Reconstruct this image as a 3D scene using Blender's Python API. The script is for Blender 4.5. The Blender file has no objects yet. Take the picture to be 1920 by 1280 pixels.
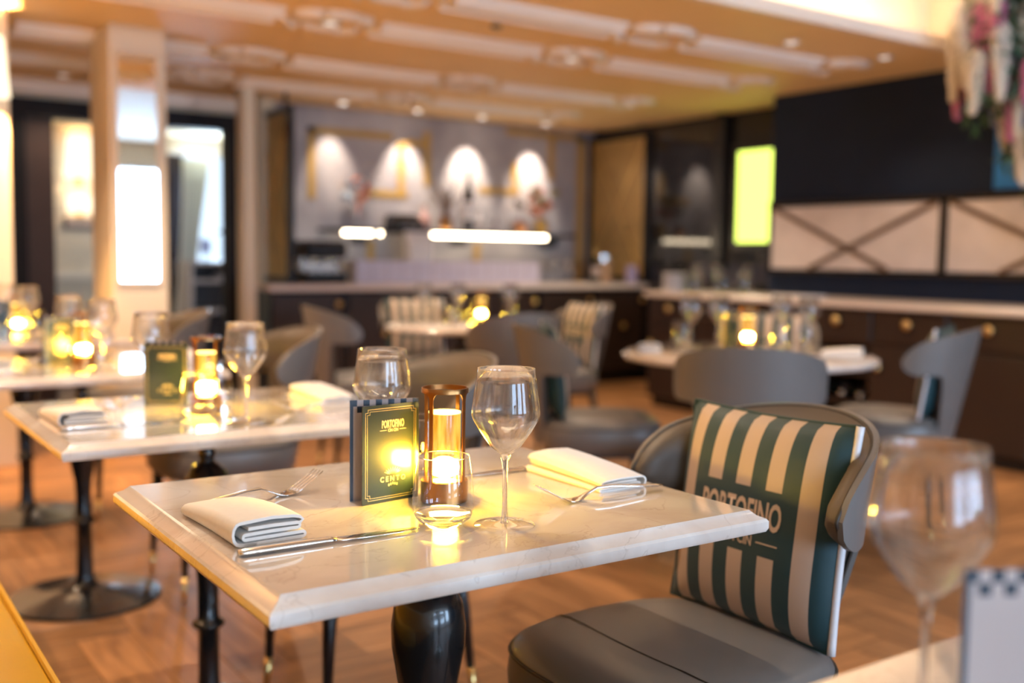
import bpy, bmesh, math, random
from math import sin, cos, pi, radians, sqrt, atan2
from mathutils import Vector, Matrix
R = random.Random(7)
SC = bpy.context.scene
COL = SC.collection

# ------------------------------------------------------------------ camera, world, light, exposure
# X runs from the banquette to the aisle, Y along the row of tables, Z up (metres)
cam_d = bpy.data.cameras.new('camera')
cam = bpy.data.objects.new('camera', cam_d)
COL.objects.link(cam)
YAW, PITCH, ROLL, FOC = radians(34.406), radians(4.6206), radians(0.748), 1952.11
def cam_axes():
    right = Vector((cos(YAW), -sin(YAW), 0)); fwd = Vector((sin(YAW), cos(YAW), 0)); dn = Vector((0, 0, -1))
    f2 = fwd * cos(PITCH) + dn * sin(PITCH); d2 = dn * cos(PITCH) - fwd * sin(PITCH)
    r3 = right * cos(ROLL) - d2 * sin(ROLL); d3 = right * sin(ROLL) + d2 * cos(ROLL)
    return r3, d3, f2
_r, _d, _f = cam_axes()
mw = Matrix.Identity(4)
for i in range(3):
    mw[i][0] = _r[i]; mw[i][1] = -_d[i]; mw[i][2] = -_f[i]
mw[2][3] = 1.15
cam.matrix_world = mw
cam_d.sensor_width = 36; cam_d.lens = FOC * 36 / 1920
cam_d.clip_start = 0.02; cam_d.clip_end = 100
cam_d.dof.use_dof = True; cam_d.dof.focus_distance = 1.43; cam_d.dof.aperture_fstop = 1.95
SC.camera = cam
vs = SC.view_settings
SC.display_settings.display_device = 'sRGB'
vs.view_transform = 'Standard'; vs.look = 'None'; vs.gamma = 1.0; vs.use_curve_mapping = False
vs.exposure = 0.34
cy = SC.cycles
cy.use_denoising = True
cy.max_bounces = 12; cy.diffuse_bounces = 4; cy.glossy_bounces = 5; cy.transmission_bounces = 10; cy.transparent_max_bounces = 24
cy.caustics_reflective = False; cy.caustics_refractive = False
cy.sample_clamp_indirect = 6.0; cy.blur_glossy = 0.5

world = bpy.data.worlds.new('world'); SC.world = world; world.use_nodes = True
_bg = world.node_tree.nodes['Background']
_bg.inputs['Color'].default_value = (0.62, 0.80, 1.0, 1); _bg.inputs['Strength'].default_value = 1.5

def light(name, kind, loc, energy, color, rot=(0, 0, 0), **kw):
    l = bpy.data.lights.new(name, kind); l.energy = energy; l.color = color
    for k, v in kw.items(): setattr(l, k, v)
    o = bpy.data.objects.new(name, l); o.location = loc; o.rotation_euler = rot; COL.objects.link(o)
    return o
WARM = (1.0, 0.78, 0.56); DAY = (0.52, 0.74, 1.0)
# daylight through the windows of the wall behind the camera and of the next room
for x in (0.2, 2.3, 4.4):
    light('window_daylight', 'AREA', (x, -4.62, 1.55), 128, DAY, (radians(90), 0, 0), shape='RECTANGLE', size=1.5, size_y=1.8)
light('window_daylight', 'AREA', (3.78, 11.45, 1.62), 100, DAY, (radians(-90), 0, 0), shape='RECTANGLE', size=1.0, size_y=1.2)
# recessed downlights of the dining room
def spot(loc, e, deg=70, blend=0.6, color=WARM, tilt=(0, 0, 0), r=0.03):
    return light('downlight_beam', 'SPOT', loc, e, color, tilt, spot_size=radians(deg), spot_blend=blend, shadow_soft_size=r)

# ------------------------------------------------------------------ materials
MATS = {}
def mat(name, col, rough=0.5, metal=0.0, noise=0.0, nscale=20.0, bump=0.0, coat=0.0, emit=None, estr=0.0, spec=0.5, sheen=0.0, stretch=None, rnd=0.0):
    if name in MATS: return MATS[name]
    m = bpy.data.materials.new(name); m.use_nodes = True; MATS[name] = m
    nt = m.node_tree; N = nt.nodes; L = nt.links
    b = N['Principled BSDF']
    b.inputs['Base Color'].default_value = (*col, 1); b.inputs['Roughness'].default_value = rough
    b.inputs['Metallic'].default_value = metal; b.inputs['Coat Weight'].default_value = coat
    b.inputs['Coat Roughness'].default_value = 0.08
    b.inputs['Specular IOR Level'].default_value = spec; b.inputs['Sheen Weight'].default_value = sheen
    if emit: b.inputs['Emission Color'].default_value = (*emit, 1); b.inputs['Emission Strength'].default_value = estr
    if noise or bump:
        tc = N.new('ShaderNodeTexCoord'); mp = N.new('ShaderNodeMapping'); L.new(tc.outputs['Object'], mp.inputs['Vector'])
        if stretch: mp.inputs['Scale'].default_value = stretch
        nz = N.new('ShaderNodeTexNoise'); nz.inputs['Scale'].default_value = nscale; nz.inputs['Detail'].default_value = 5
        L.new(mp.outputs[0], nz.inputs['Vector'])
        if noise:
            mx = N.new('ShaderNodeMixRGB'); mx.blend_type = 'MIX'
            mx.inputs[1].default_value = (*[c * (1 - noise) for c in col], 1); mx.inputs[2].default_value = (*[min(1, c * (1 + noise)) for c in col], 1)
            L.new(nz.outputs['Fac'], mx.inputs[0]); out = mx.outputs[0]
            if rnd:
                oi = N.new('ShaderNodeObjectInfo'); hs = N.new('ShaderNodeHueSaturation')
                mr = N.new('ShaderNodeMapRange'); mr.inputs[3].default_value = 1 - rnd; mr.inputs[4].default_value = 1 + rnd
                L.new(oi.outputs['Random'], mr.inputs[0]); L.new(mr.outputs[0], hs.inputs['Value']); L.new(out, hs.inputs['Color']); out = hs.outputs[0]
            L.new(out, b.inputs['Base Color'])
        if bump:
            bp = N.new('ShaderNodeBump'); bp.inputs['Strength'].default_value = bump; bp.inputs['Distance'].default_value = 0.002
            L.new(nz.outputs['Fac'], bp.inputs['Height']); L.new(bp.outputs[0], b.inputs['Normal'])
    return m
def glow(name, col, s):
    if name in MATS: return MATS[name]
    m = bpy.data.materials.new(name); m.use_nodes = True; MATS[name] = m
    nt = m.node_tree; nt.nodes.clear()
    e = nt.nodes.new('ShaderNodeEmission'); e.inputs[0].default_value = (*col, 1); e.inputs[1].default_value = s
    o = nt.nodes.new('ShaderNodeOutputMaterial'); nt.links.new(e.outputs[0], o.inputs[0])
    return m
def thin_glass(name, tint=(1, 1, 1), edge=0.35, base=0.03, gcol=(1, 1, 1), rough=0.0):
    m = bpy.data.materials.new(name); m.use_nodes = True; MATS[name] = m
    nt = m.node_tree; nt.nodes.clear(); N = nt.nodes; L = nt.links
    t = N.new('ShaderNodeBsdfTransparent'); t.inputs[0].default_value = (*tint, 1)
    g = N.new('ShaderNodeBsdfGlossy'); g.inputs['Roughness'].default_value = rough; g.inputs[0].default_value = (*gcol, 1)
    lw = N.new('ShaderNodeLayerWeight'); lw.inputs[0].default_value = 0.5
    p = N.new('ShaderNodeMath'); p.operation = 'POWER'; p.inputs[1].default_value = 3.0; L.new(lw.outputs['Facing'], p.inputs[0])
    ma = N.new('ShaderNodeMath'); ma.operation = 'MULTIPLY_ADD'; ma.inputs[1].default_value = edge; ma.inputs[2].default_value = base; L.new(p.outputs[0], ma.inputs[0])
    mx = N.new('ShaderNodeMixShader'); L.new(ma.outputs[0], mx.inputs[0]); L.new(t.outputs[0], mx.inputs[1]); L.new(g.outputs[0], mx.inputs[2])
    o = N.new('ShaderNodeOutputMaterial'); L.new(mx.outputs[0], o.inputs[0])
    return m
def solid_glass(name, col=(1, 1, 1), ior=1.45, mixf=.25):
    m = bpy.data.materials.new(name); m.use_nodes = True; MATS[name] = m
    nt = m.node_tree; nt.nodes.clear(); N = nt.nodes; L = nt.links
    g = N.new('ShaderNodeBsdfGlass'); g.inputs[0].default_value = (*col, 1); g.inputs['IOR'].default_value = ior; g.inputs['Roughness'].default_value = 0.0
    t = N.new('ShaderNodeBsdfTransparent')
    mx = N.new('ShaderNodeMixShader'); mx.inputs[0].default_value = mixf
    L.new(g.outputs[0], mx.inputs[1]); L.new(t.outputs[0], mx.inputs[2])
    o = N.new('ShaderNodeOutputMaterial'); L.new(mx.outputs[0], o.inputs[0])
    return m

M_cream = mat('cream_paint', (0.74, 0.61, 0.44), 0.5)
M_ceil = mat('ceiling_paint', (0.92, 0.66, 0.34), 0.6, noise=0.04, nscale=1.5)
M_mould = mat('moulding_paint', (0.93, 0.84, 0.75), 0.45)
M_navy = mat('navy_wall_paint', (0.011, 0.020, 0.044), 0.65, spec=.2, noise=0.25, nscale=3)
M_black = mat('black_lacquer', (0.012, 0.011, 0.012), 0.25)
M_blackglass = mat('black_glass', (0.010, 0.010, 0.012), 0.06, coat=0.5)
M_dkwood = mat('espresso_wood', (0.028, 0.015, 0.011), 0.38, noise=0.4, nscale=6, stretch=(1, 1, 12))
M_dkframe = mat('dark_door_frame', (0.016, 0.014, 0.016), 0.6, spec=.2)
M_brownleaf = mat('brown_door_leaf', (0.060, 0.032, 0.024), 0.6, noise=0.3, nscale=4)
M_brass = mat('brass', (0.80, 0.55, 0.22), 0.28, metal=1.0)
M_bronze = mat('bronze_lattice', (0.48, 0.32, 0.12), 0.45, metal=0.5, noise=0.3, nscale=5)
M_stone = mat('pink_stone_panel', (0.72, 0.64, 0.62), 0.4, noise=0.38, nscale=3.2)
M_topstone = mat('counter_stone', (0.70, 0.60, 0.54), 0.22, noise=0.1, nscale=4)
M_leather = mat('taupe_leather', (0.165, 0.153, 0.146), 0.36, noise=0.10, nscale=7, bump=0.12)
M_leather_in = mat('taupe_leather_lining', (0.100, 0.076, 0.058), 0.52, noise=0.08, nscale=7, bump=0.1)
M_piping = mat('dark_piping', (0.035, 0.028, 0.022), 0.5)
M_legblack = mat('black_stained_leg', (0.012, 0.010, 0.010), 0.28)
M_iron = mat('black_iron', (0.012, 0.012, 0.013), 0.22, coat=0.4)
M_yellow = mat('mustard_leather', (0.62, 0.32, 0.008), 0.40, noise=0.12, nscale=5, bump=0.15)
M_teal = mat('teal_fabric', (0.005, 0.040, 0.050), 0.55)
M_white = mat('white_ceramic', (0.75, 0.72, 0.74), 0.3)
M_linen = mat('linen', (0.80, 0.74, 0.68), 0.8, noise=0.05, nscale=120, bump=0.08, sheen=0.2)
M_steel = mat('steel', (0.72, 0.68, 0.64), 0.14, metal=1.0)
M_copper = mat('copper_lantern', (0.36, 0.17, 0.06), 0.28, metal=1.0)
M_paper = mat('menu_paper', (0.44, 0.36, 0.34), 0.55)
M_ink = mat('navy_ink', (0.012, 0.020, 0.035), 0.45)
M_gold = mat('gold_foil', (0.95, 0.72, 0.32), 0.3, metal=0.7)
M_cover = mat('green_menu_cover', (0.013, 0.024, 0.028), 0.28, coat=0.6)
M_print = mat('printed_cream', (0.62, 0.46, 0.34), 0.6)
M_glass = thin_glass('clear_glass_wall', (0.985, 0.985, 0.985), edge=0.60, base=0.035)
M_pane = thin_glass('window_pane', (0.97, 0.98, 1.0), edge=0.4, base=0.02)
M_solid = solid_glass('clear_glass_solid', mixf=.3)
M_bowl = solid_glass('clear_glass_bowl', mixf=.18)
M_footglass = thin_glass('clear_glass_foot', (.97, .97, .97), edge=0.8, base=0.03)
M_mirror = mat('mirror', (0.92, 0.92, 0.90), 0.02, metal=1.0)
M_led = glow('warm_led_strip', (1.0, 0.80, 0.55), 14.0)
M_cove = glow('cove_led', (1.0, 0.83, 0.62), 30.0)
M_bulb = glow('downlight_lens', (1.0, 0.90, 0.80), 5.0)
M_core = glow('lantern_led', (1.0, 0.60, 0.05), 340.0)
M_coretop = glow('lantern_top_disc', (1.0, 0.66, 0.16), 5.0)
M_bulb2 = glow('recessed_lens', (1.0, 0.88, 0.76), 1.1)
M_green = glow('backlit_green_window', (0.80, 1.0, 0.16), 2.1)
M_shade = glow('lit_lampshade', (1.0, 0.82, 0.56), 1.7)

def wood_mat():
    m = bpy.data.materials.new('oak_parquet'); m.use_nodes = True; MATS['oak_parquet'] = m
    nt = m.node_tree; N = nt.nodes; L = nt.links; b = N['Principled BSDF']
    tc = N.new('ShaderNodeTexCoord'); oi = N.new('ShaderNodeObjectInfo')
    ad = N.new('ShaderNodeVectorMath'); ad.operation = 'ADD'
    sc = N.new('ShaderNodeMath'); sc.operation = 'MULTIPLY'; sc.inputs[1].default_value = 40; L.new(oi.outputs['Random'], sc.inputs[0])
    L.new(tc.outputs['Object'], ad.inputs[0]); L.new(sc.outputs[0], ad.inputs[1])
    mp = N.new('ShaderNodeMapping'); mp.inputs['Scale'].default_value = (1.2, 14, 6); L.new(ad.outputs[0], mp.inputs[0])
    nz = N.new('ShaderNodeTexNoise'); nz.inputs['Scale'].default_value = 2.2; nz.inputs['Detail'].default_value = 6; nz.inputs['Distortion'].default_value = 0.6
    L.new(mp.outputs[0], nz.inputs[0])
    cr = N.new('ShaderNodeValToRGB'); e = cr.color_ramp.elements
    e[0].position = 0.3; e[0].color = (0.20, 0.085, 0.030, 1); e[1].position = 0.72; e[1].color = (0.46, 0.225, 0.090, 1)
    L.new(nz.outputs['Fac'], cr.inputs[0])
    hs = N.new('ShaderNodeHueSaturation'); mr = N.new('ShaderNodeMapRange'); mr.inputs[3].default_value = 0.72; mr.inputs[4].default_value = 1.22
    L.new(oi.outputs['Random'], mr.inputs[0]); L.new(mr.outputs[0], hs.inputs['Value']); L.new(cr.outputs[0], hs.inputs['Color'])
    L.new(hs.outputs[0], b.inputs['Base Color']); b.inputs['Roughness'].default_value = 0.42
    return m
M_floor = wood_mat()

def marble_mat():
    m = bpy.data.materials.new('white_quartz_top'); m.use_nodes = True; MATS['white_quartz_top'] = m
    nt = m.node_tree; N = nt.nodes; L = nt.links; b = N['Principled BSDF']
    tc = N.new('ShaderNodeTexCoord')
    n1 = N.new('ShaderNodeTexNoise'); n1.inputs['Scale'].default_value = 3.5; n1.inputs['Detail'].default_value = 8; n1.inputs['Distortion'].default_value = 1.6
    L.new(tc.outputs['Object'], n1.inputs[0])
    cr = N.new('ShaderNodeValToRGB'); e = cr.color_ramp.elements
    e[0].position = 0.36; e[0].color = (0.70, 0.60, 0.53, 1); e[1].position = 0.60; e[1].color = (0.84, 0.77, 0.71, 1)
    L.new(n1.outputs['Fac'], cr.inputs[0])
    n2 = N.new('ShaderNodeTexNoise'); n2.inputs['Scale'].default_value = 4.2; n2.inputs['Detail'].default_value = 9; n2.inputs['Distortion'].default_value = 2.4
    L.new(tc.outputs['Object'], n2.inputs[0])
    s = N.new('ShaderNodeMath'); s.operation = 'SUBTRACT'; s.inputs[1].default_value = 0.5; L.new(n2.outputs['Fac'], s.inputs[0])
    a = N.new('ShaderNodeMath'); a.operation = 'ABSOLUTE'; L.new(s.outputs[0], a.inputs[0])
    mr = N.new('ShaderNodeMapRange'); mr.inputs[1].default_value = 0.0; mr.inputs[2].default_value = 0.012; mr.inputs[3].default_value = 0.28; mr.inputs[4].default_value = 0.0
    L.new(a.outputs[0], mr.inputs[0])
    mx = N.new('ShaderNodeMixRGB'); mx.inputs[2].default_value = (0.36, 0.26, 0.19, 1)
    L.new(mr.outputs[0], mx.inputs[0]); L.new(cr.outputs[0], mx.inputs[1]); L.new(mx.outputs[0], b.inputs['Base Color'])
    b.inputs['Roughness'].default_value = 0.10; b.inputs['Specular IOR Level'].default_value = 0.6
    b.inputs['Coat Weight'].default_value = 1.0; b.inputs['Coat Roughness'].default_value = 0.03; b.inputs['Coat IOR'].default_value = 1.75
    return m
M_marble = marble_mat()

def mural_mat():
    # pale grey wall covering with large ochre geometric bars
    m = bpy.data.materials.new('mural_wallcovering'); m.use_nodes = True; MATS['mural'] = m
    nt = m.node_tree; N = nt.nodes; L = nt.links; b = N['Principled BSDF']
    tc = N.new('ShaderNodeTexCoord')
    n1 = N.new('ShaderNodeTexNoise'); n1.inputs['Scale'].default_value = 2.2; n1.inputs['Detail'].default_value = 4; L.new(tc.outputs['Object'], n1.inputs[0])
    cr = N.new('ShaderNodeValToRGB'); e = cr.color_ramp.elements
    e[0].position = 0.35; e[0].color = (0.30, 0.27, 0.29, 1); e[1].position = 0.65; e[1].color = (0.50, 0.46, 0.46, 1)
    L.new(n1.outputs['Fac'], cr.inputs[0]); L.new(cr.outputs[0], b.inputs['Base Color']); b.inputs['Roughness'].default_value = 0.6
    return m
M_mural = mural_mat()
M_ochre = mat('ochre_bar', (0.50, 0.30, 0.075), 0.45, metal=0.25)

def cushion_mat():
    m = bpy.data.materials.new('striped_cushion_print'); m.use_nodes = True; MATS['stripe'] = m
    nt = m.node_tree; N = nt.nodes; L = nt.links; b = N['Principled BSDF']
    tc = N.new('ShaderNodeTexCoord'); sx = N.new('ShaderNodeSeparateXYZ'); L.new(tc.outputs['Object'], sx.inputs[0])
    def math_(op, a, c=None, d=None):
        n = N.new('ShaderNodeMath'); n.operation = op
        for i, v in enumerate((a, c, d)):
            if v is None: continue
            if isinstance(v, (int, float)): n.inputs[i].default_value = v
            else: L.new(v, n.inputs[i])
        return n.outputs[0]
    u = math_('MULTIPLY_ADD', sx.outputs['X'], 11 / 0.40, 5.5)      # 0..11 across
    s = math_('MODULO', math_('ADD', u, 22), 2.0)
    cream = math_('GREATER_THAN', s, 1.0)
    mid = math_('MULTIPLY', math_('GREATER_THAN', u, 2.0), math_('LESS_THAN', u, 9.0))
    vband = math_('LESS_THAN', math_('ABSOLUTE', math_('ADD', sx.outputs['Y'], 0.0)), 0.060)
    band = math_('MULTIPLY', mid, vband)
    f = math_('MULTIPLY', cream, math_('SUBTRACT', 1.0, band))
    mx = N.new('ShaderNodeMixRGB'); mx.inputs[1].default_value = (0.004, 0.038, 0.048, 1); mx.inputs[2].default_value = (0.52, 0.385, 0.30, 1)
    L.new(f, mx.inputs[0]); L.new(mx.outputs[0], b.inputs['Base Color']); b.inputs['Roughness'].default_value = 0.55; b.inputs['Sheen Weight'].default_value = 0.15
    nz = N.new('ShaderNodeTexNoise'); nz.inputs['Scale'].default_value = 14; L.new(tc.outputs['Object'], nz.inputs[0])
    bp = N.new('ShaderNodeBump'); bp.inputs['Strength'].default_value = 0.25; bp.inputs['Distance'].default_value = 0.01; L.new(nz.outputs['Fac'], bp.inputs['Height']); L.new(bp.outputs[0], b.inputs['Normal'])
    return m
M_stripe = cushion_mat()

def tube_mat():
    m = bpy.data.materials.new('amber_diffuser'); m.use_nodes = True; MATS['amber'] = m
    nt = m.node_tree; nt.nodes.clear(); N = nt.nodes; L = nt.links
    tc = N.new('ShaderNodeTexCoord'); mp = N.new('ShaderNodeMapping'); mp.inputs['Scale'].default_value = (60, 60, 9); L.new(tc.outputs['Object'], mp.inputs[0])
    nz = N.new('ShaderNodeTexNoise'); nz.inputs['Scale'].default_value = 1.6; nz.inputs['Detail'].default_value = 4; L.new(mp.outputs[0], nz.inputs[0])
    cr = N.new('ShaderNodeValToRGB'); e = cr.color_ramp.elements
    e[0].position = 0.35; e[0].color = (0.45, 0.16, 0.005, 1); e[1].position = 0.7; e[1].color = (1.0, 0.66, 0.12, 1); L.new(nz.outputs['Fac'], cr.inputs[0])
    em = N.new('ShaderNodeEmission'); em.inputs[1].default_value = 1.7; L.new(cr.outputs[0], em.inputs[0])
    t = N.new('ShaderNodeBsdfTransparent'); t.inputs[0].default_value = (1.0, 0.78, 0.35, 1)
    g = N.new('ShaderNodeBsdfGlossy'); g.inputs['Roughness'].default_value = 0.12
    m1 = N.new('ShaderNodeMixShader'); m1.inputs[0].default_value = 0.5; L.new(t.outputs[0], m1.inputs[1]); L.new(em.outputs[0], m1.inputs[2])
    m2 = N.new('ShaderNodeMixShader'); m2.inputs[0].default_value = 0.1; L.new(m1.outputs[0], m2.inputs[1]); L.new(g.outputs[0], m2.inputs[2])
    o = N.new('ShaderNodeOutputMaterial'); L.new(m2.outputs[0], o.inputs[0])
    return m
M_amber = tube_mat()

# ------------------------------------------------------------------ mesh helpers
def mesh(name, V, F, smooth=False):
    me = bpy.data.meshes.new(name); me.from_pydata([tuple(v) for v in V], [], F); me.validate(); me.update()
    bm = bmesh.new(); bm.from_mesh(me); bmesh.ops.recalc_face_normals(bm, faces=bm.faces); bm.to_mesh(me); bm.free()
    if smooth:
        for p in me.polygons: p.use_smooth = True
    return me
def autosmooth(me, deg=35):
    bm = bmesh.new(); bm.from_mesh(me)
    for f in bm.faces: f.smooth = True
    for e in bm.edges:
        if len(e.link_faces) == 2 and e.calc_face_angle(0) > radians(deg): e.smooth = False
    bm.to_mesh(me); bm.free(); return me
class B:
    def __init__(s): s.V = []; s.F = []
    def add(s, V, F):
        o = len(s.V); s.V += [tuple(v) for v in V]; s.F += [tuple(i + o for i in f) for f in F]; return s
    def box(s, x0, x1, y0, y1, z0, z1, c=0.0):
        if c <= 0:
            V = [(x, y, z) for z in (z0, z1) for y in (y0, y1) for x in (x0, x1)]
            return s.add(V, [(0, 2, 3, 1), (4, 5, 7, 6), (0, 1, 5, 4), (2, 6, 7, 3), (0, 4, 6, 2), (1, 3, 7, 5)])
        rings = []
        for z, i in ((z0, c), (z0 + c, 0), (z1 - c, 0), (z1, c)):
            rings.append([(x0 + i, y0 + c, z), (x0 + c, y0 + i, z), (x1 - c, y0 + i, z), (x1 - i, y0 + c, z), (x1 - i, y1 - c, z), (x1 - c, y1 - i, z), (x0 + c, y1 - i, z), (x0 + i, y1 - c, z)])
        return s.loft(rings)
    def loft(s, rings, cap=True, closed=True):
        n = len(rings[0]); V = [p for r in rings for p in r]; F = []
        for i in range(len(rings) - 1):
            for j in range(n if closed else n - 1):
                k = (j + 1) % n; F.append((i * n + j, i * n + k, (i + 1) * n + k, (i + 1) * n + j))
        if cap: F.append(tuple(range(n - 1, -1, -1))); F.append(tuple(range((len(rings) - 1) * n, len(rings) * n)))
        return s.add(V, F)
    def lathe(s, prof, seg=32, cx=0, cy_=0, cz=0, cap=True):
        return s.loft([[(cx + r * cos(2 * pi * j / seg), cy_ + r * sin(2 * pi * j / seg), cz + z) for j in range(seg)] for r, z in prof], cap)
    def tube(s, P, r, seg=8, closed=False):
        P = [Vector(p) for p in P]; n = len(P); rings = []; up = None
        for i in range(n):
            a = P[(i - 1) % n] if (closed or i > 0) else P[i]; b = P[(i + 1) % n] if (closed or i < n - 1) else P[i]
            t = (b - a).normalized()
            if up is None: up = Vector((0, 0, 1)) if abs(t.z) < 0.9 else Vector((1, 0, 0))
            x = t.cross(up); x = x.normalized() if x.length > 1e-6 else Vector((1, 0, 0)); up = x.cross(t).normalized()
            rr = r[i] if isinstance(r, (list, tuple)) else r
            rings.append([P[i] + x * rr * cos(2 * pi * j / seg) + up * rr * sin(2 * pi * j / seg) for j in range(seg)])
        if closed: rings.append(rings[0])
        return s.loft(rings, cap=not closed)
    def ball(s, c, r, seg=12, ring=8, sz=1.0):
        prof = [(max(1e-4, r * sin(pi * i / ring)), -r * cos(pi * i / ring) * sz) for i in range(ring + 1)]
        return s.lathe(prof, seg, c[0], c[1], c[2])
    def me(s, name, smooth=False, auto=None):
        m = mesh(name, s.V, s.F, smooth)
        return autosmooth(m, auto) if auto else m

def obj(name, me, m, parent=None, loc=None, rot=None, label=None):
    if isinstance(me, B): me = me.me(name)
    o = bpy.data.objects.new(name, me); COL.objects.link(o)
    if m is not None:
        if not me.materials: me.materials.append(m)
        elif me.materials[0] != m:
            o.material_slots[0].link = 'OBJECT'; o.material_slots[0].material = m
    if parent: o.parent = parent
    if loc: o.location = loc
    if rot: o.rotation_euler = rot
    if label: o['label'] = label
    return o
def tag(o, label, cat, group=None):
    o['label'] = label; o['category'] = cat
    if group: o['group'] = group
    return o
def thing(name, label, cat, loc=(0, 0, 0), rz=0.0, group=None):
    o = bpy.data.objects.new(name, None); COL.objects.link(o); o.location = loc; o.rotation_euler = (0, 0, rz)
    o.empty_display_size = 0.05
    return tag(o, label, cat, group)
def struct(name, me, m, **k):
    o = obj(name, me, m, **k)
    if not o.parent: o['kind'] = 'structure'
    return o
def dup(root, loc, rz=0.0, label=None, group=None, rot=None):
    def cp(o, par):
        c = o.copy(); COL.objects.link(c); c.parent = par
        for ch in o.children: cp(ch, c)
        return c
    c = cp(root, None); c.location = loc; c.rotation_euler = rot if rot else (0, 0, rz)
    if label: c['label'] = label
    if group: c['group'] = group
    return c
def text_mesh(name, s, w, h=None, bold=0.0, extr=0.0):
    cu = bpy.data.curves.new(name, 'FONT'); cu.body = s; cu.align_x = 'CENTER'; cu.align_y = 'CENTER'; cu.resolution_u = 3; cu.offset = bold; cu.extrude = extr
    o = bpy.data.objects.new(name, cu); COL.objects.link(o); bpy.context.view_layer.update()
    me = bpy.data.meshes.new_from_object(o.evaluated_get(bpy.context.evaluated_depsgraph_get()))
    bpy.data.objects.remove(o); bpy.data.curves.remove(cu)
    xs = [v.co.x for v in me.vertices]; ys = [v.co.y for v in me.vertices]
    sx = w / (max(xs) - min(xs)); sy = (h / (max(ys) - min(ys))) if h else sx
    cx, cy_ = (max(xs) + min(xs)) / 2, (max(ys) + min(ys)) / 2
    for v in me.vertices: v.co.x = (v.co.x - cx) * sx; v.co.y = (v.co.y - cy_) * sy
    return me

# ------------------------------------------------------------------ the room
CZ = 2.40
# floor base and herringbone planks
fl = struct('floor', B().box(-0.6, 8.0, -5.0, 12.2, -0.08, -0.018), mat('floor_base', (0.10, 0.045, 0.02), 0.7))
W_, n_ = 0.16, 5
pm = [B().box(-0.4 + .0008, 0.4 - .0008, -0.08 + .0008, 0.08 - .0008, -0.018, 0.0, 0.0012).me('plank') for _ in range(2)]
starts = set()
for ix in range(-2, 48):
    for iy in range(-30, 56):
        d = (ix - iy) % (2 * n_)
        starts.add(('h', ix - d, iy) if d < n_ else ('v', ix, iy - (2 * n_ - 1 - d)))
planks = []
for k, ix, iy in starts:
    if k == 'h': x, y, rz = (ix + n_ / 2) * W_, (iy + .5) * W_, 0.0
    else: x, y, rz = (ix + .5) * W_, (iy + n_ / 2) * W_, pi / 2
    if not (-0.2 < x < 7.2 and -4.6 < y < 9.0): continue
    dv = Vector((x, y, -1.15)); dep = dv.dot(_f)
    seen = dep > 0.3 and abs(dv.dot(_r) / dep) < 0.52 and dv.dot(_d) / dep < 0.36 and x > 0.1 and y < 7.6
    planks.append((0 if seen else 1, dv.length, x, y, rz))
planks.sort()
rest = B()
for i, (s_, d_, x, y, rz) in enumerate(planks):
    if i < 300: obj('plank', pm[0], M_floor, fl, (x, y, 0), (0, 0, rz + (pi if R.random() < .5 else 0)))
    else:
        hx, hy = (.3985, .0785) if rz == 0 else (.0785, .3985)
        rest.box(x - hx, x + hx, y - hy, y + hy, -0.018, -0.0002)
ro = obj('plank', rest, M_floor, fl); ro['kind'] = 'stuff'

# ceilings: coffered slab over the far room, raised tray with a cove over the near room
ce = struct('ceiling', B().box(-0.6, 8.0, 3.75, 12.2, CZ, CZ + 0.06), M_ceil)
struct('trim_1', B().box(-0.6, 6.2, 3.705, 3.75, CZ - 0.005, CZ + 0.065), M_mould)
struct('ceiling_tray', B().box(-0.6, 8.0, -5.0, 4.3, 2.85, 2.95), mat('tray_paint', (0.80, 0.70, 0.58), 0.6))
struct('trim_2', B().box(-0.6, 8.0, 4.22, 4.30, CZ + 0.06, 2.85), MATS['tray_paint'])
cl = thing('cove_light', 'long glowing cove light strip lying above the ceiling edge', 'cove light', (0, 0, CZ + 0.06))
obj('led_strip', B().box(-0.4, 5.9, 3.88, 3.94, 0.012, 0.028), M_cove, cl)
obj('channel', B().box(-0.42, 5.92, 3.87, 3.95, 0.0, 0.012), M_white, cl)
struct('trim_6', B().box(6.15, 6.2, 2.2, 4.22, CZ + .06, 2.85), M_cream)
# mouldings of the coffered ceiling
def strip_mesh(L):
    b = B(); prof = [(-.045, 0), (-.040, -.018), (-.016, -.030), (0, -.050), (.016, -.030), (.040, -.018), (.045, 0)]
    ends = [(-L / 2, 1.0), (L / 2, 1.0)]
    return b.loft([[(x, p[0], p[1]) for p in prof] for x, s in ends]).me('moulding_strip')
def arc_mesh(r, a0, a1):
    b = B(); prof = [(-.036, 0), (-.032, -.018), (-.012, -.028), (0, -.045), (.012, -.028), (.032, -.018), (.036, 0)]
    return b.loft([[((r + p[0]) * cos(a), (r + p[0]) * sin(a), p[1]) for p in prof] for a in [a0 + (a1 - a0) * i / 10 for i in range(11)]]).me('moulding_curl', True)
def rosette_mesh():
    return B().lathe([(.075, 0), (.075, -.008), (.06, -.018), (.05, -.012), (.035, -.022), (.001, -.026)], 20).me('rosette', True)
sm = strip_mesh(1.06); sv = {}
cu_m = [arc_mesh(.17, radians(a), radians(a + 62)) for a in (59, 239)]
hk = [arc_mesh(.085, radians(a), radians(a + 95)) for a in (0, 90, 180, 270)]
ro_m = rosette_mesh()
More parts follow.
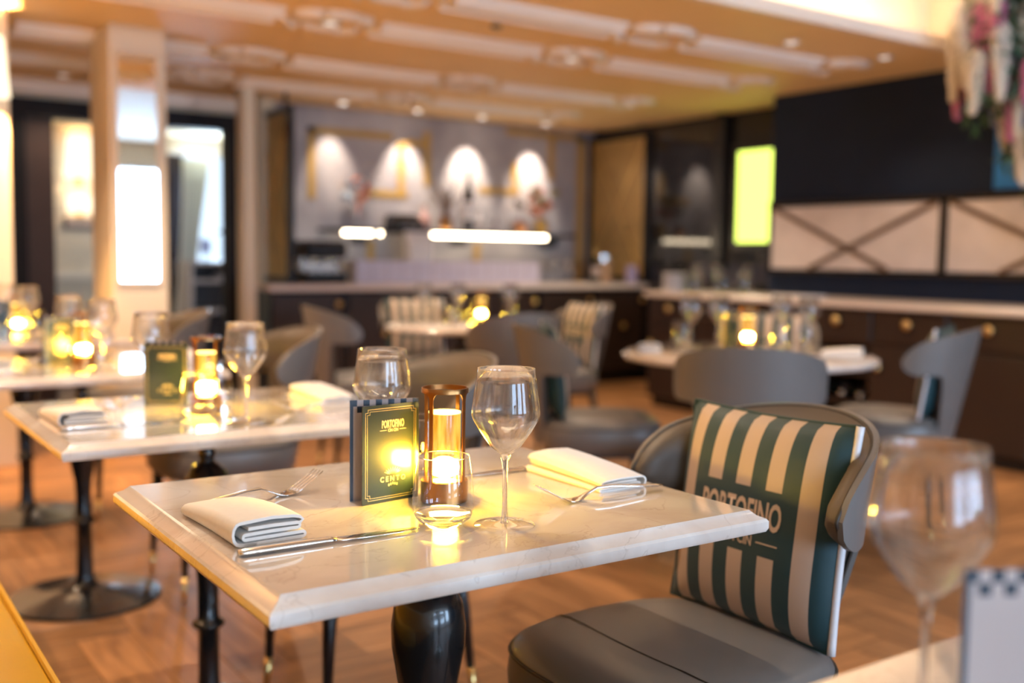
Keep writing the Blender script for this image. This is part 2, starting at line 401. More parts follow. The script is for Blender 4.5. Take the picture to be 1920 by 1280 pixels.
for r_i, y in enumerate((4.42, 5.2, 6.42, 7.36)):
    for xc in (0.75, 2.37, 3.98, 5.52):
        if xc < 1.2 and y > 5.6: continue
        obj('rosette', ro_m, M_mould, ce, (xc, y, CZ)); obj('moulding_curl', cu_m[0], M_mould, ce, (xc, y, CZ)); obj('moulding_curl', cu_m[1], M_mould, ce, (xc, y, CZ))
    for xc in (1.56, 3.17, 4.76):
        obj('moulding_strip', sm, M_mould, ce, (xc, y - .045, CZ)); 
        obj('moulding_strip', sm, M_mould, ce, (xc, y + .10, CZ))
        for sx_, h in ((-1, 0), (-1, 3), (1, 1), (1, 2)):
            obj('moulding_curl', hk[h], M_mould, ce, (xc + sx_ * .61 - (.085 if sx_ < 0 else -.085) * (1 if h in (0, 3) else 1), y + (.10 - .085 + .085 if h in (0, 1) else -.045), CZ))
# downlights in the ceiling over the bar, in rosettes, and unseen ones added for light
def downlight(x, y, z, label, e, deg=70, tilt=(0, 0, 0), blend=.6, lens=0, color=WARM):
    t = thing('downlight', label, 'downlight', (x, y, z), 0, 'recessed ceiling downlights')
    obj('ring', B().lathe([(.052, 0), (.052, -.006), (.040, -.008), (.036, 0)], 20, cap=False).me('ring', True), M_white, t)
    obj('lens', B().lathe([(.036, -.001), (.036, -.003), (.001, -.003)], 16), M_bulb if lens else M_bulb2, t)
    if e: spot((x, y, z - .012), e, deg, blend, tilt=tilt, color=color, r=.03 if lens else .012)
    return t
for x, l in zip((3.75, 4.45, 5.11, 5.82), ('leftmost', 'second from left', 'third from left', 'rightmost')):
    downlight(x, 7.98, CZ, f'{l} of the four downlights washing the mural wall over the bar', (40 if x < 4 else 84), 54, (radians(24), 0, 0), .65, lens=1, color=(1, .84, .68))
for x, y, l in ((4.75, 4.14, 'small downlight in the ceiling just behind the glowing cove edge'), (5.53, 4.08, 'small downlight near the corner of ceiling and navy wall'),
                (1.60, 8.02, 'small dim downlight left of the mirror column'), (3.98, 5.20, 'downlight in the middle of the central ceiling rosette'), (2.37, 5.20, 'downlight in the ceiling rosette right of the mirror column'), (5.52, 6.42, 'downlight in the ceiling rosette towards the green window'), (.75, 5.20, 'added unseen downlight in the ceiling rosette left of the mirror column')):
    downlight(x, y, CZ - (.026 if x in (3.98, 2.37, 5.52, .75) else 0), l, {3.98: 105, 2.37: 95, 5.52: 75, .75: 95}.get(x, 16), 120)  # the leftmost rosette light is unseen, added to brighten the third table
for x, y, e_, dg, l_ in ((.95, .75, 5, 110, 'above the nearest table'), (3.4, .9, 16, 110, 'over the aisle beside the nearest chair'), (.75, 2.50, 130, 84, 'above the second and third tables'), (3.4, 2.75, 45, 110, 'above the larger round table'), (2.2, -1.5, 24, 110, 'near the windows behind the camera'), (5.2, 1.6, 24, 110, 'over the near end of the sideboard')):  # unseen downlights, added to light the near tables and aisle
    downlight(x, y, 2.85, 'added unseen downlight in the raised ceiling ' + l_, e_, dg)
sd = thing('smoke_detector', 'small dark smoke detector on the ceiling between two coffers', 'detector', (3.15, 4.79, CZ))
obj('body', B().lathe([(.03, 0), (.03, -.012), (.024, -.02), (.001, -.02)], 16), mat('grey_plastic', (.10, .09, .09), .5), sd)
obj('base', B().lathe([(.036, 0), (.036, -.005), (.03, -.005)], 16), M_white, sd)

# walls
struct('wall_left', B().box(-0.55, -0.42, -5.0, 8.4, 0, 2.85), M_cream)
wb = B(); xs = [(-.55, -.55 + .001), (.95, 1.55), (3.05, 3.65), (5.15, 8.0)]
for a, b_ in xs: wb.box(a, b_, -4.6, -4.48, 0, 2.85)
for a, b_ in ((-.549, .95), (1.55, 3.05), (3.65, 5.15)): wb.box(a, b_, -4.6, -4.48, 0, .65).box(a, b_, -4.6, -4.48, 2.45, 2.85)
struct('wall_back', wb, M_cream)
for i, a in enumerate((-.549, 1.55, 3.65)):
    w = struct(f'window_{i+1}', B().box(a, a + 1.499, -4.56, -4.50, .65, .70).box(a, a + 1.499, -4.56, -4.50, 2.40, 2.45).box(a, a + .05, -4.56, -4.50, .70, 2.40).box(a + 1.45, a + 1.499, -4.56, -4.50, .70, 2.40), M_white)
    obj('pane', B().box(a + .05, a + 1.45, -4.532, -4.528, .70, 2.40), M_pane, w)
# navy projecting wall on the right, recess wall behind it
wr = struct('wall_right', B().box(6.2, 8.0, -5.0, 5.55, 0, 2.85), M_navy)
rw = struct('wall_recess', B().box(6.62, 6.78, 5.55, 8.5, 0, CZ), M_black)
obj('panel', B().box(6.585, 6.62, 6.55, 7.36, .30, 2.36, .004), M_blackglass, rw, label='glossy black glass panel')
obj('panel', B().box(6.54, 6.62, 6.40, 6.52, 0, CZ, .004), M_black, rw)
obj('panel', B().box(6.54, 6.62, 5.56, 5.78, 0, CZ, .004), M_black, rw)
obj('panel', B().box(6.585, 6.62, 5.80, 6.38, .30, 1.24, .004), M_blackglass, rw)
gw = struct('window_5', B().box(6.57, 6.62, 5.78, 5.83, 1.24, 2.12).box(6.57, 6.62, 6.27, 6.32, 1.24, 2.12).box(6.57, 6.62, 5.83, 6.27, 1.24, 1.30).box(6.57, 6.62, 5.83, 6.27, 2.06, 2.12), M_black)
obj('pane', B().box(6.59, 6.615, 5.83, 6.27, 1.30, 2.06), M_green, gw, label='backlit yellow green pane')
# wall of the bar, door wall, next room
struct('wall_bar', B().box(3.06, 6.78, 8.25, 8.55, 0, CZ), M_mural)
mu = bpy.data.objects['wall_bar']
for x0, x1, z0, z1 in ((3.55, 3.62, 1.62, 2.22), (3.55, 4.35, 2.16, 2.22), (4.40, 4.47, 1.72, 2.15), (4.66, 4.73, 1.78, 2.26), (4.47, 4.66, 2.12, 2.18), (4.05, 4.50, 1.66, 1.72), (5.25, 5.70, 1.74, 1.80), (5.62, 5.69, 1.8, 2.05), (6.05, 6.12, 1.9, 2.3), (5.2, 5.27, .98, 1.28), (4.62, 4.69, .98, 1.28), (4.1, 4.17, 1.05, 1.28), (6.40, 6.50, .9, 2.36), (5.55, 6.50, 2.30, 2.36)):
    obj('ochre_strip', B().box(x0, x1, 8.242, 8.252, z0, z1), M_ochre, mu)
struct('wall_partition', B().box(3.06, 3.18, 8.05, 8.54, 0, CZ), M_cream)
struct('wall_far_right', B().box(5.0, 5.12, 8.55, 11.62, 0, 2.6), M_cream)
wd = B().box(-.55, 1.29, 8.4, 8.52, 0, CZ).box(1.29, 3.06, 8.4, 8.52, 2.27, CZ)
struct('wall_door', wd, M_cream)
d1 = struct('door_1', B().box(1.29, 3.06, 8.36, 8.54, 2.14, 2.27).box(2.91, 3.06, 8.36, 8.54, 0, 2.14).box(1.29, 1.40, 8.36, 8.54, 0, 2.14), M_dkframe)
obj('door_leaf', B().box(1.40, 1.60, 8.42, 8.47, .01, 2.13, .004), M_brownleaf, d1, label='dark brown folded door leaf')
struct('trim_3', B().box(-.55, 3.06, 8.32, 8.40, CZ - .10, CZ), M_mould)
nr = B().box(1.0, 3.30, 11.5, 11.62, 0, 2.6).box(4.25, 5.0, 11.5, 11.62, 0, 2.6).box(3.30, 4.25, 11.5, 11.62, 0, 1.0).box(3.30, 4.25, 11.5, 11.62, 2.25, 2.6)
struct('wall_far', nr, mat('pale_room_paint', (.78, .70, .60), .6))
struct('wall_far_left', B().box(.6, 1.0, 8.52, 11.62, 0, 2.6), MATS['pale_room_paint'])
struct('trim_4', B().box(1.0, 3.3, 11.46, 11.5, .86, .95), M_mould)
w4 = struct('window_4', B().box(3.30, 3.36, 11.5, 11.56, 1.0, 2.25).box(4.19, 4.25, 11.5, 11.56, 1.0, 2.25).box(3.36, 4.19, 11.5, 11.56, 1.0, 1.05).box(3.36, 4.19, 11.5, 11.56, 2.20, 2.25), M_white)
# brass and dark lattice screens at both ends of the bar
def screen(name, label, x, y0, y1, z0, z1):
    t = thing(name, label, 'screen', (x, (y0 + y1) / 2, z0))
    h = z1 - z0; l = (y1 - y0) / 2
    for a, b_ in ((-l, -l + .05), (l - .05, l)): obj('frame_post', B().box(-.025, .025, a, b_, 0, h, .004), M_black, t)
    for a, b_ in ((0, .05), (h - .05, h)): obj('frame_rail', B().box(-.022, .022, -l + .05, l - .05, a, b_, .004), M_black, t)
    obj('lattice_panel', B().box(-.006, .006, -l + .05, l - .05, .05, h - .05), M_bronze, t, label='woven bronze lattice')
    ang = atan2(h - .1, 2 * l - .1); L = sqrt((h - .1) ** 2 + (2 * l - .1) ** 2)
    for s_ in (-1, 1):
        obj('cross_bar', B().box(-.014, .014, -L / 2 + .03, L / 2 - .03, -.010, .010), M_brass, t, (0, 0, h / 2), (s_ * ang, 0, 0))
    for y in (-l + .12, l - .12):
        obj('hanger', B().lathe([(.012, 0), (.012, .05), (.022, .055), (.022, .075), (.012, .08), (.012, CZ - z1)], 10), M_black, t, (0, y, h))
    return t
screen('lattice_screen', 'dark framed bronze lattice screen standing at the bar end beside the cream post', 3.12, 7.55, 8.24, .925, 2.28)
screen('lattice_screen', 'dark framed bronze lattice screen at the right end of the bar', 6.56, 7.36, 8.24, .925, 2.34)
struct('trim_5', B().box(2.71, 2.805, 7.46, 7.60, 0, CZ, .008), M_cream)
# mirror column and the column at the picture's left edge
def column(name, x0, x1, y0, y1):
    o = struct(name, B().box(x0, x1, y0, y1, 0, CZ, .006), M_cream)
    return o
c1 = column('column', 1.44, 1.75, 6.05, 6.50)
tag(thing('mirror', 'x', 'mirror', (1.587, 6.05, .97)), 'tall narrow mirror panel set in the cream column face', 'mirror')
mi = bpy.data.objects['mirror']
obj('mirror_glass', B().box(-.105, .105, -.012, -.004, .02, 1.27), M_mirror, mi)
for a in ((-.125, -.105, 0, 1.29), (.105, .125, 0, 1.29)): obj('frame_bar', B().box(a[0], a[1], -.02, 0, a[2], a[3], .003), M_cream, mi)
for a in ((0, .02), (1.27, 1.29)): obj('frame_bar', B().box(-.105, .105, -.02, 0, a[0], a[1], .003), M_cream, mi)
column('column', .58, .94, 6.05, 6.50)
def sconce(x, y, z, label, h=.30, r0=.085, r1=.06, e=6, face=-1, col=(1, .64, .34)):
    t = thing('wall_lamp', label, 'wall lamp', (x, y, z))
    obj('shade', B().lathe([(r0, 0), (r1, h)], 24, cap=False).me('shade', True), M_shade, t, (0, face * .12, 0))
    obj('arm', B().tube([(0, 0, -.02), (0, face * .06, -.04), (0, face * .12, -.02), (0, face * .12, .05)], .008), M_brass, t)
    obj('plate', B().box(-.035, .035, min(0, face * .012), max(0, face * .012), -.08, .06, .003), M_brass, t)
    l_ = light('lamp_bulb', 'POINT', (0, face * .12, h * .5), e, col, shadow_soft_size=.03); l_.parent = t
    return t
sconce(.84, 6.05, 1.93, 'glowing shade of the wall lamp on the pillar cut by the left picture edge', e=230, col=(1, .56, .20))
for y, e_, l_ in ((.9, 2, 'nearest'), (2.7, 50, 'second'), (4.4, 75, 'third')):  # lamps added out of view to warm the row tables and left ceiling
    o_ = sconce(0, 0, 0, f'added unseen wall lamp above the banquette beside the {l_} table', .22, .09, .07, e=e_, col=(1, .72, .46))
    o_.location = (-.42, y, 1.55); o_.rotation_euler = (0, 0, radians(90))
sconce(2.42, 11.5, 1.90, 'large glowing wall lamp in the room beyond the doorway', .42, .17, .13, e=6)
sconce(2.42, 11.5, 1.56, 'lower glowing wall lamp in the room beyond the doorway', .15, .14, .15, e=3)
pf = thing('picture', 'small dark picture under the lamps in the room beyond the doorway', 'picture', (2.42, 11.495, 1.38))
obj('frame', B().box(-.16, .16, -.02, 0, 0, .13, .004), mat('picture_frame', (.09, .07, .06), .5), pf)
obj('print', B().box(-.135, .135, -.024, -.02, .02, .11), mat('picture_print', (.28, .25, .27), .5), pf)
# curtain and desk by the far window
def curtain(name, label, x0, x1, y, z0, z1, m, sweep=0.0):
    b = B(); n = 40; rows = []
    for k in range(9):
        f = k / 8; z = z1 + (z0 - z1) * f
        rows.append([(x0 + (x1 - x0) * i / n * (1 - .35 * sin(pi * f) * sweep) - sweep * .16 * f * f, y + .03 * sin(i * 1.1 + f), z) for i in range(n + 1)])
    b.loft(rows, cap=False, closed=False); o = obj(name, b.me(name, True), m); tag(o, label, 'curtain')
    md = o.modifiers.new('thick', 'SOLIDIFY'); md.thickness = .004
curtain('curtain', 'dark brown curtain hanging left of the bright window beyond the doorway', 3.28, 3.46, 11.36, .05, 2.2, mat('brown_curtain', (.07, .05, .05), .8))
curtain('sheer_curtain', 'white sheer curtain swept aside under the bright window beyond the doorway', 3.40, 3.70, 11.20, .05, 2.15, mat('sheer', (.85, .90, .95), .8), 1.0)
dk = thing('desk', 'white host desk with open shelf standing beyond the doorway', 'desk', (3.02, 9.62, 0))
obj('top', B().box(-.10, .5, -.2, .2, 1.05, 1.08, .004), M_white, dk); obj('shelf', B().box(-.09, .49, -.18, .18, .88, .91, .004), M_white, dk)
obj('shelf', B().box(-.09, .49, -.18, .18, .60, .63, .004), M_white, dk)
obj('side_panel', B().box(-.10, -.07, -.19, .19, 0, 1.05, .003), M_white, dk); obj('side_panel', B().box(.47, .5, -.19, .19, 0, 1.05, .003), M_white, dk)
obj('back_panel', B().box(-.07, .47, .15, .19, 0, 1.05), mat('desk_back', (.09, .09, .10), .5), dk)
tb = thing('tablet', 'small tablet on a stand on the white desk beyond the doorway', 'tablet', (3.12, 9.60, 1.08))
obj('screen', B().box(-.05, .05, -.005, .005, .07, .20, .003), mat('tablet_screen', (.08, .09, .16), .2, emit=(.25, .28, .5), estr=.5), tb)
obj('stand', B().lathe([(.045, 0), (.045, .008), (.008, .012), (.008, .08)], 14), M_black, tb)
bk = obj('folded_towel', B().box(3.20, 3.40, 9.50, 9.66, .911, .96, .015), M_white); tag(bk, 'pale folded cloth on the desk shelf beyond the doorway', 'cloth')
hl = thing('desk_lamp', 'small dark lamp leaning over the white desk beyond the doorway', 'lamp', (3.36, 9.62, 1.08))
obj('head', B().lathe([(.015, .30), (.06, .27), (.062, .25)], 16), M_black, hl, (-.06, 0, 0)); obj('stem', B().tube([(0, 0, 0), (0, 0, .25), (-.03, 0, .30), (-.06, 0, .30)], .007), M_black, hl); obj('base', B().lathe([(.06, 0), (.06, .012), (.01, .016)], 16), M_black, hl)

# ------------------------------------------------------------------ wall panels, blue picture, sideboard
for i, (ya, yb) in enumerate(((4.06, 5.50), (2.58, 4.02), (1.10, 2.54))):
    pz0, pz1 = 1.09, 1.552
    t = thing('wall_panel', ('pink stone wall panel with a brass cross, nearest the green window', 'pink stone wall panel with a brass cross, under the blue picture', 'pink stone wall panel with a brass cross, past the right picture edge')[i], 'wall panel', (6.2, (ya + yb) / 2, pz0))
    l = (yb - ya) / 2; h = pz1 - pz0
    obj('stone_panel', B().box(-.045, -.012, -l + .01, l - .01, 0, h, .004), M_stone, t)
    for s_ in (-1, 1):
        a = Vector((-.052, s_ * (l - .03), h - .004)); d_ = Vector((0, -s_ * .66 * (l / .7), -.30)); e_ = a + d_ * ((h - .01) / .30)
        b = B(); nrm = Vector((0, d_.z, -d_.y)).normalized() * .016
        b.loft([[p + nrm + Vector((dx, 0, 0)) for dx in (-.008, .010)] + [p - nrm + Vector((dx, 0, 0)) for dx in (.010, -.008)] for p in (a, e_)])
        obj('cross_bar', b, mat('bronze_bar', (.20, .13, .09), .4, metal=.5), t)
    obj('frame_rail', B().box(-.055, 0, -l - .02, l + .02, h, h + .045), M_black, t); obj('frame_rail', B().box(-.055, 0, -l - .02, l + .02, -.04, 0), M_black, t)
    obj('frame_post', B().box(-.05, 0, -l - .02, -l + .01, 0, h), M_black, t); obj('frame_post', B().box(-.05, 0, l - .01, l + .02, 0, h), M_black, t)
bp_ = thing('blue_picture', 'bright blue canvas on the navy wall behind the hanging flowers', 'picture', (6.2, 3.28, 1.61))
obj('canvas', B().box(-.03, -.006, -.44, .44, 0, .55, .004), mat('blue_canvas', (.02, .20, .58), .35, noise=.5, nscale=3), bp_); obj('backing', B().box(-.006, 0, -.42, .42, .02, .53), M_black, bp_)

sb = thing('sideboard', 'long dark wood sideboard with brass knobs under the stone panels', 'sideboard', (5.5, 6.15, 0), 0)
# local: x 0..0.66 deep, y runs to negative
SL = 5.2
obj('plinth', B().box(.05, .64, -SL, -.02, 0, .07), M_black, sb)
obj('worktop', B().box(-.03, .695, -SL - .02, .02, .86, .90, .006), M_topstone, sb, label='pale stone worktop')
obj('body', B().box(.02, .66, -SL, 0, .62, .86), M_dkwood, sb)
obj('back_panel', B().box(.62, .66, -SL, 0, .07, .62), M_black, sb)
nb = 10; bw = SL / nb
for k in range(nb):
    y1 = -k * bw; y0 = y1 - bw
    obj('divider', B().box(.02, .62, y0, y0 + .03, .07, .62), M_dkwood, sb)
    dr = obj('drawer', B().box(0, .02, y0 + .01, y1 - .01, .65, .85, .004), M_dkwood, sb)
    obj('knob', B().lathe([(.010, 0), (.010, .014), (.026, .018), (.030, .026), (.022, .036), (.001, .038)], 16).me('knob', True), M_brass, dr, (0, (y0 + y1) / 2, .775), (0, radians(-90), 0))
    if k in (3,):
        for z in (.24, .43): obj('shelf', B().box(.03, .62, y0 + .03, y1, z, z + .02), M_dkwood, sb)
    else:
        d_ = obj('door', B().box(0, .02, y0 + .01, y1 - .01, .08, .63, .004), M_dkwood, sb)
        obj('knob', B().lathe([(.010, 0), (.010, .014), (.022, .018), (.024, .026), (.001, .034)], 14).me('knob', True), M_brass, d_, (0, y1 - .06, .50), (0, radians(-90), 0))
bot_prof = [(.036, 0), (.038, .01), (.038, .19), (.030, .215), (.015, .245), (.014, .29), (.017, .292), (.017, .305), (.001, .306)]
M_bottle = mat('dark_bottle_glass', (.010, .014, .010), .08, coat=.4)
def bottle(x, y, z, label, s=1.0, m=None, rot=None, group=None, cap=M_gold, lab=M_paper):
    t = thing('bottle', label, 'bottle', (x, y, z), 0, group)
    b = obj('body', B().lathe([(r * s, h * s) for r, h in bot_prof], 18).me('body', True), m or M_bottle, t)
    obj('paper_label', B().lathe([(.0385 * s, .06 * s), (.0385 * s, .15 * s)], 18, cap=False).me('paper_label', True), lab, t)
    obj('capsule', B().lathe([(.0155 * s, .25 * s), (.0155 * s, .29 * s), (.018 * s, .293 * s), (.018 * s, .307 * s), (.001, .308 * s)], 14).me('capsule', True), cap, t)
    if rot: t.rotation_euler = rot
    return t
nth = ('lowest', 'middle', 'top')
for j, z in enumerate((.071, .261, .451)):
    for k in range(3):
        y = 6.15 - 3 * bw - .12 - k * .14
        bottle(5.86, y, z + .039, f'wine bottle lying on the {nth[j]} shelf of the sideboard rack, {("farthest", "centre", "nearest")[k]} one', 1.0, rot=(0, radians(-90), 0), group='wine bottles in the sideboard rack', cap=M_steel)

# ------------------------------------------------------------------ the bar
ba = thing('bar_counter', 'dark panelled bar counter with pale stone top before the mural wall', 'bar counter', (2.88, 7.40, 0))
BL = 3.72
obj('worktop', B().box(-.01, BL, -.02, .62, .875, .922, .006), M_topstone, ba, label='pale stone worktop')
obj('plinth', B().box(.04, BL - .02, .05, .58, 0, .09), M_black, ba)
obj('body', B().box(.02, BL - .02, .03, .60, .09, .875), M_black, ba)
npn = 6; pw = BL / npn
for k in range(npn):
    p = obj('front_panel', B().box(k * pw + .03, (k + 1) * pw - .03, .008, .03, .12, .845, .005), M_dkwood, ba)
    obj('knob', B().lathe([(.010, 0), (.010, .012), (.024, .016), (.026, .024), (.001, .032)], 14).me('knob', True), M_brass, p, (k * pw + .56, .008, .77), (radians(90), 0, 0))
    obj('knob', B().lathe([(.010, 0), (.010, .012), (.024, .016), (.026, .024), (.001, .032)], 14).me('knob', True), M_brass, p, (k * pw + .34, .008, .53), (radians(90), 0, 0))
# tiled ledge on the counter
tl = thing('tiled_ledge', 'white tiled ledge standing on the bar counter', 'ledge', (3.77, 7.78, .922))
obj('body', B().box(0, 1.86, .012, .16, 0, .185), M_topstone, tl)
M_lilactile = mat('lilac_white_tile', (.62, .57, .70), .25)
tm = B().box(.002, .139, 0, .012, .002, .092, .002).me('tile')
for k in range(13):
    for z in (0, .094): obj('tile', tm, M_lilactile, tl, (.005 + k * .1425, 0, z))
# lit shelf on the mural wall
sh = thing('bar_shelf', 'long dark shelf with a glowing light tube along its edge over the bar', 'shelf', (3.64, 7.97, 1.30))
obj('board', B().box(0, 2.56, .02, .28, .045, .075, .004), M_black, sh)
for a, b_ in ((.11, .375), (.44, .465), (.83, .865), (.895, 2.20)):
    obj('light_tube', B().box(a, b_, -.005, .02, .02, .052, .006), M_led, sh)
for x in (.3, 1.3, 2.3): obj('bracket', B().box(x, x + .03, .02, .28, -.05, .045), M_black, sh)
SZ = 1.3755
# things on the shelf
def petals(b, c, r, n, rr=None):
    rr = rr or R
    for _ in range(n):
        a = rr.uniform(0, 2 * pi); e = rr.uniform(-.6, 1.2); d_ = Vector((cos(a) * cos(e), sin(a) * cos(e), sin(e)))
        p = Vector(c) + d_ * r * rr.uniform(.5, 1); t = d_.cross(Vector((rr.uniform(-1, 1), rr.uniform(-1, 1), 1))).normalized() * r * .35; u = d_.cross(t).normalized() * r * .35
        q = d_ * r * .15
        b.add([p - t - u, p + t - u, p + t + u + q, p - t + u + q], [(0, 1, 2, 3)])
def flower_vase(x, y, label, cols, h=.12, vm=None, spread=.10, n=9, top=.2):
    t = thing('flower_vase', label, 'flower vase', (x, y, SZ))
    obj('vase', B().lathe([(.03, 0), (.045, .02), (.05, h * .6), (.035, h * .9), (.042, h)], 18, cap=False).me('vase', True), vm or M_glass, t)
    for i in range(n):
        a = R.uniform(0, 2 * pi); d_ = R.uniform(.2, 1) * spread; z = h + R.uniform(.03, top)
        m = mat('petal_%d_%d_%d' % tuple(int(c * 100) for c in cols[i % len(cols)]), cols[i % len(cols)], .6)
        b = B(); b.tube([(0, 0, h * .4), (d_ * .4 * cos(a), d_ * .4 * sin(a), h), (d_ * cos(a), d_ * sin(a), z)], .002, 5)
        petals(b, (d_ * cos(a), d_ * sin(a), z), .034, 26)
        f = obj('flower', b, m, t)
    t.scale = (1.5, 1.3, 1.35)
    return t
flower_vase(3.91, 8.05, 'vase of orange and pale blue flowers at the left of the lit shelf', [(.90, .20, .03), (.85, .26, .06), (.55, .65, .75), (.80, .82, .85)], .13)
flower_vase(5.83, 8.05, 'rust red flowers in a small vase at the right of the lit shelf', [(.50, .12, .06), (.55, .20, .10), (.35, .30, .12)], .10, M_ochre)
def tufted(x, y, label):
    t = thing('dried_grass', label, 'dried plant', (x, y, SZ))
    obj('pot', B().lathe([(.045, 0), (.055, .03), (.05, .09), (.04, .10)], 18).me('pot', True), M_copper, t); t.scale = (1.15, 1.1, 1.35)
    for i in range(22):
        a = R.uniform(0, 2 * pi); l = R.uniform(.12, .26); s_ = R.uniform(.1, .9)
        b = B().tube([(0, 0, .08), (s_ * .06 * cos(a), s_ * .06 * sin(a), .08 + l * .6), (s_ * .16 * cos(a), s_ * .10 * sin(a), .08 + l)], [.003, .006, .001], 5)
        obj('stalk', b, mat('dried_stalk', (.16, .08, .035), .7), t)
tufted(4.76, 8.02, 'copper pot of brown dried grasses beside the tall dark bottle')
bottle(5.01, 8.04, SZ, 'tallest dark bottle standing on the lit shelf', 1.80, mat('black_bottle', (.02, .018, .018), .2), cap=M_black, lab=M_white).scale = (.62, .62, 1.0)
bottle(5.13, 8.04, SZ, 'slim pale bottle just right of the tallest dark bottle', .62, M_white, cap=M_white)
bottle(5.31, 8.04, SZ, 'small brown bottle on the lit shelf between bottle and bird ornament', .42, mat('brown_bottle', (.10, .04, .02), .2), cap=M_black)
pv = thing('pink_bottle', 'round pink bottle on the lit shelf by the black box', 'bottle', (4.60, 8.12, SZ))
obj('body', B().lathe([(.04, 0), (.062, .03), (.062, .10), (.03, .14), (.016, .16), (.016, .20), (.001, .20)], 18).me('body', True), mat('pink_glass', (.50, .28, .25), .2), pv); obj('stopper', B().ball((0, 0, .21), .02), M_copper, pv)
bb = thing('black_box', 'black slant-topped box on a shelf left of the pink bottle', 'box', (4.36, 8.05, SZ))
obj('case', B().loft([[(-.15, -.1, 0), (.15, -.1, 0), (.15, .1, 0), (-.15, .1, 0)], [(-.14, -.1, .07), (.14, -.1, .07), (.14, .1, .07), (-.14, .1, .07)], [(-.10, -.04, .13), (.10, -.04, .13), (.12, .1, .13), (-.12, .1, .13)]]), M_black, bb); obj('slot', B().box(-.09, .09, -.104, -.099, .03, .04), M_steel, bb)
bi = thing('bird_ornament', 'dark bird ornament perched on a pot on the lit shelf', 'ornament', (5.58, 8.04, SZ))
obj('pot', B().lathe([(.05, 0), (.065, .05), (.06, .10), (.05, .11)], 18).me('pot', True), mat('terracotta', (.40, .16, .06), .6), bi)
obj('bird', B().ball((0, 0, .26), .045, sz=.7).ball((-.045, 0, .285), .024).add([(-.065, -.005, .285), (-.065, .005, .285), (-.095, 0, .28)], [(0, 1, 2)]).add([(.03, -.02, .265), (.03, .02, .265), (.10, 0, .25)], [(0, 1, 2)]), M_black, bi)
obj('perch', B().tube([(0, 0, .10), (0, 0, .24)], .005, 6), M_black, bi)
# things on the counter
cm = thing('coffee_machine', 'black and steel coffee machine at the left end of the bar counter', 'coffee machine', (3.44, 7.80, .922), 0)
obj('body', B().box(-.15, .20, -.14, .16, .0, .09, .01), M_black, cm); obj('back', B().box(-.15, .20, .02, .16, .09, .21, .01), M_steel, cm)
obj('head', B().box(-.17, .20, -.16, .16, .20, .34, .03), M_black, cm); obj('drip_tray', B().box(-.12, .17, -.15, .0, .09, .10), M_steel, cm)
for x in (-.05, .09):
    gh = obj('group_head', B().lathe([(.03, .20), (.03, .17), (.022, .165), (.001, .165)], 14), M_steel, cm, (x, -.07, 0)); obj('portafilter', B().tube([(x, -.07, .175), (x, -.20, .17)], .010, 8), M_black, gh, (-x, .07, 0))
pb = thing('paper_bag', 'tall white paper bag standing on the tiled ledge', 'bag', (4.40, 7.87, 1.107))
obj('bag', B().loft([[(-.10, -.05, 0), (.10, -.05, 0), (.10, .05, 0), (-.10, .05, 0)], [(-.11, -.055, .14), (.11, -.055, .14), (.11, .055, .14), (-.11, .055, .14)], [(-.13, -.01, .25), (.13, -.01, .25), (.13, .01, .25), (-.13, .01, .25)]]), M_white, pb); obj('handle', B().tube([(-.04, -.012, .24), (-.03, -.012, .29), (.03, -.012, .29), (.04, -.012, .24)], .004, 6), M_paper, pb)

# ------------------------------------------------------------------ glassware
def wine_proto():
    t = thing('wine_glass', 'p', 'wine glass')
    prof = [(.006, .108), (.012, .1105), (.024, .121), (.038, .141), (.0485, .159), (.0513, .167), (.0508, .176), (.0485, .195), (.0455, .215), (.0425, .236)]
    inner = [(max(.0004, r - .0011), z + (.0009 if i < 3 else 0)) for i, (r, z) in enumerate(prof)][::-1]
    obj('bowl', B().lathe([(.001, .1085)] + prof + [(.0419, .2366)] + inner + [(.0004, .1096)], 56).me('bowl', True), M_bowl, t)
    obj('stem', B().lathe([(.0065, .004), (.0048, .014), (.0036, .04), (.0036, .075), (.0046, .095), (.0080, .1065), (.006, .1095), (.001, .110)], 20).me('stem', True), M_solid, t)
    obj('foot', B().lathe([(.044, 0), (.0462, .0010), (.0455, .0022), (.03, .0038), (.012, .0060), (.0062, .0088), (.0005, .0092)], 48).me('foot', True), M_footglass, t)
    obj('rim', B().tube([(.0425 * cos(2 * pi * i / 48), .0425 * sin(2 * pi * i / 48), .236) for i in range(48)], .0007, 6, True).me('rim', True), M_solid, t)
    return t
def tumbler_proto():
    t = thing('tumbler', 'p', 'tumbler')
    obj('wall', B().lathe([(.030, .006), (.040, .012), (.0455, .024), (.0466, .034), (.0452, .055), (.0420, .080), (.0385, .105)], 56, cap=False).me('wall', True), M_glass, t)
    obj('thick_base', B().lathe([(.0255, 0), (.0285, .0015), (.0335, .0065), (.0410, .0125), (.0440, .0205), (.040, .0190), (.025, .0165), (.0005, .0160)], 48).me('thick_base', True), M_solid, t)
    obj('rim', B().tube([(.0385 * cos(2 * pi * i / 48), .0385 * sin(2 * pi * i / 48), .105) for i in range(48)], .0007, 6, True).me('rim', True), M_solid, t)
    return t
_wg = wine_proto(); _tu = tumbler_proto(); _first = {'w': _wg, 't': _tu}
def put(proto_key, x, y, z, label, group, rz=0, s=1.0):
    p = _first.get(proto_key)
    if p is not None and p.get('label') == 'p':
        p.location = (x, y, z); p['label'] = label; p['group'] = group; o = p
    else: o = dup(_first[proto_key], (x, y, z), rz, label, group)
    o.scale = (s, s, s); return o
def wine(x, y, z, label, s=1.0): return put('w', x, y, z, label, 'wine glasses', 0, s)
def tumb(x, y, z, label, s=1.0): return put('t', x, y, z, label, 'stemless tumblers', 0, s)

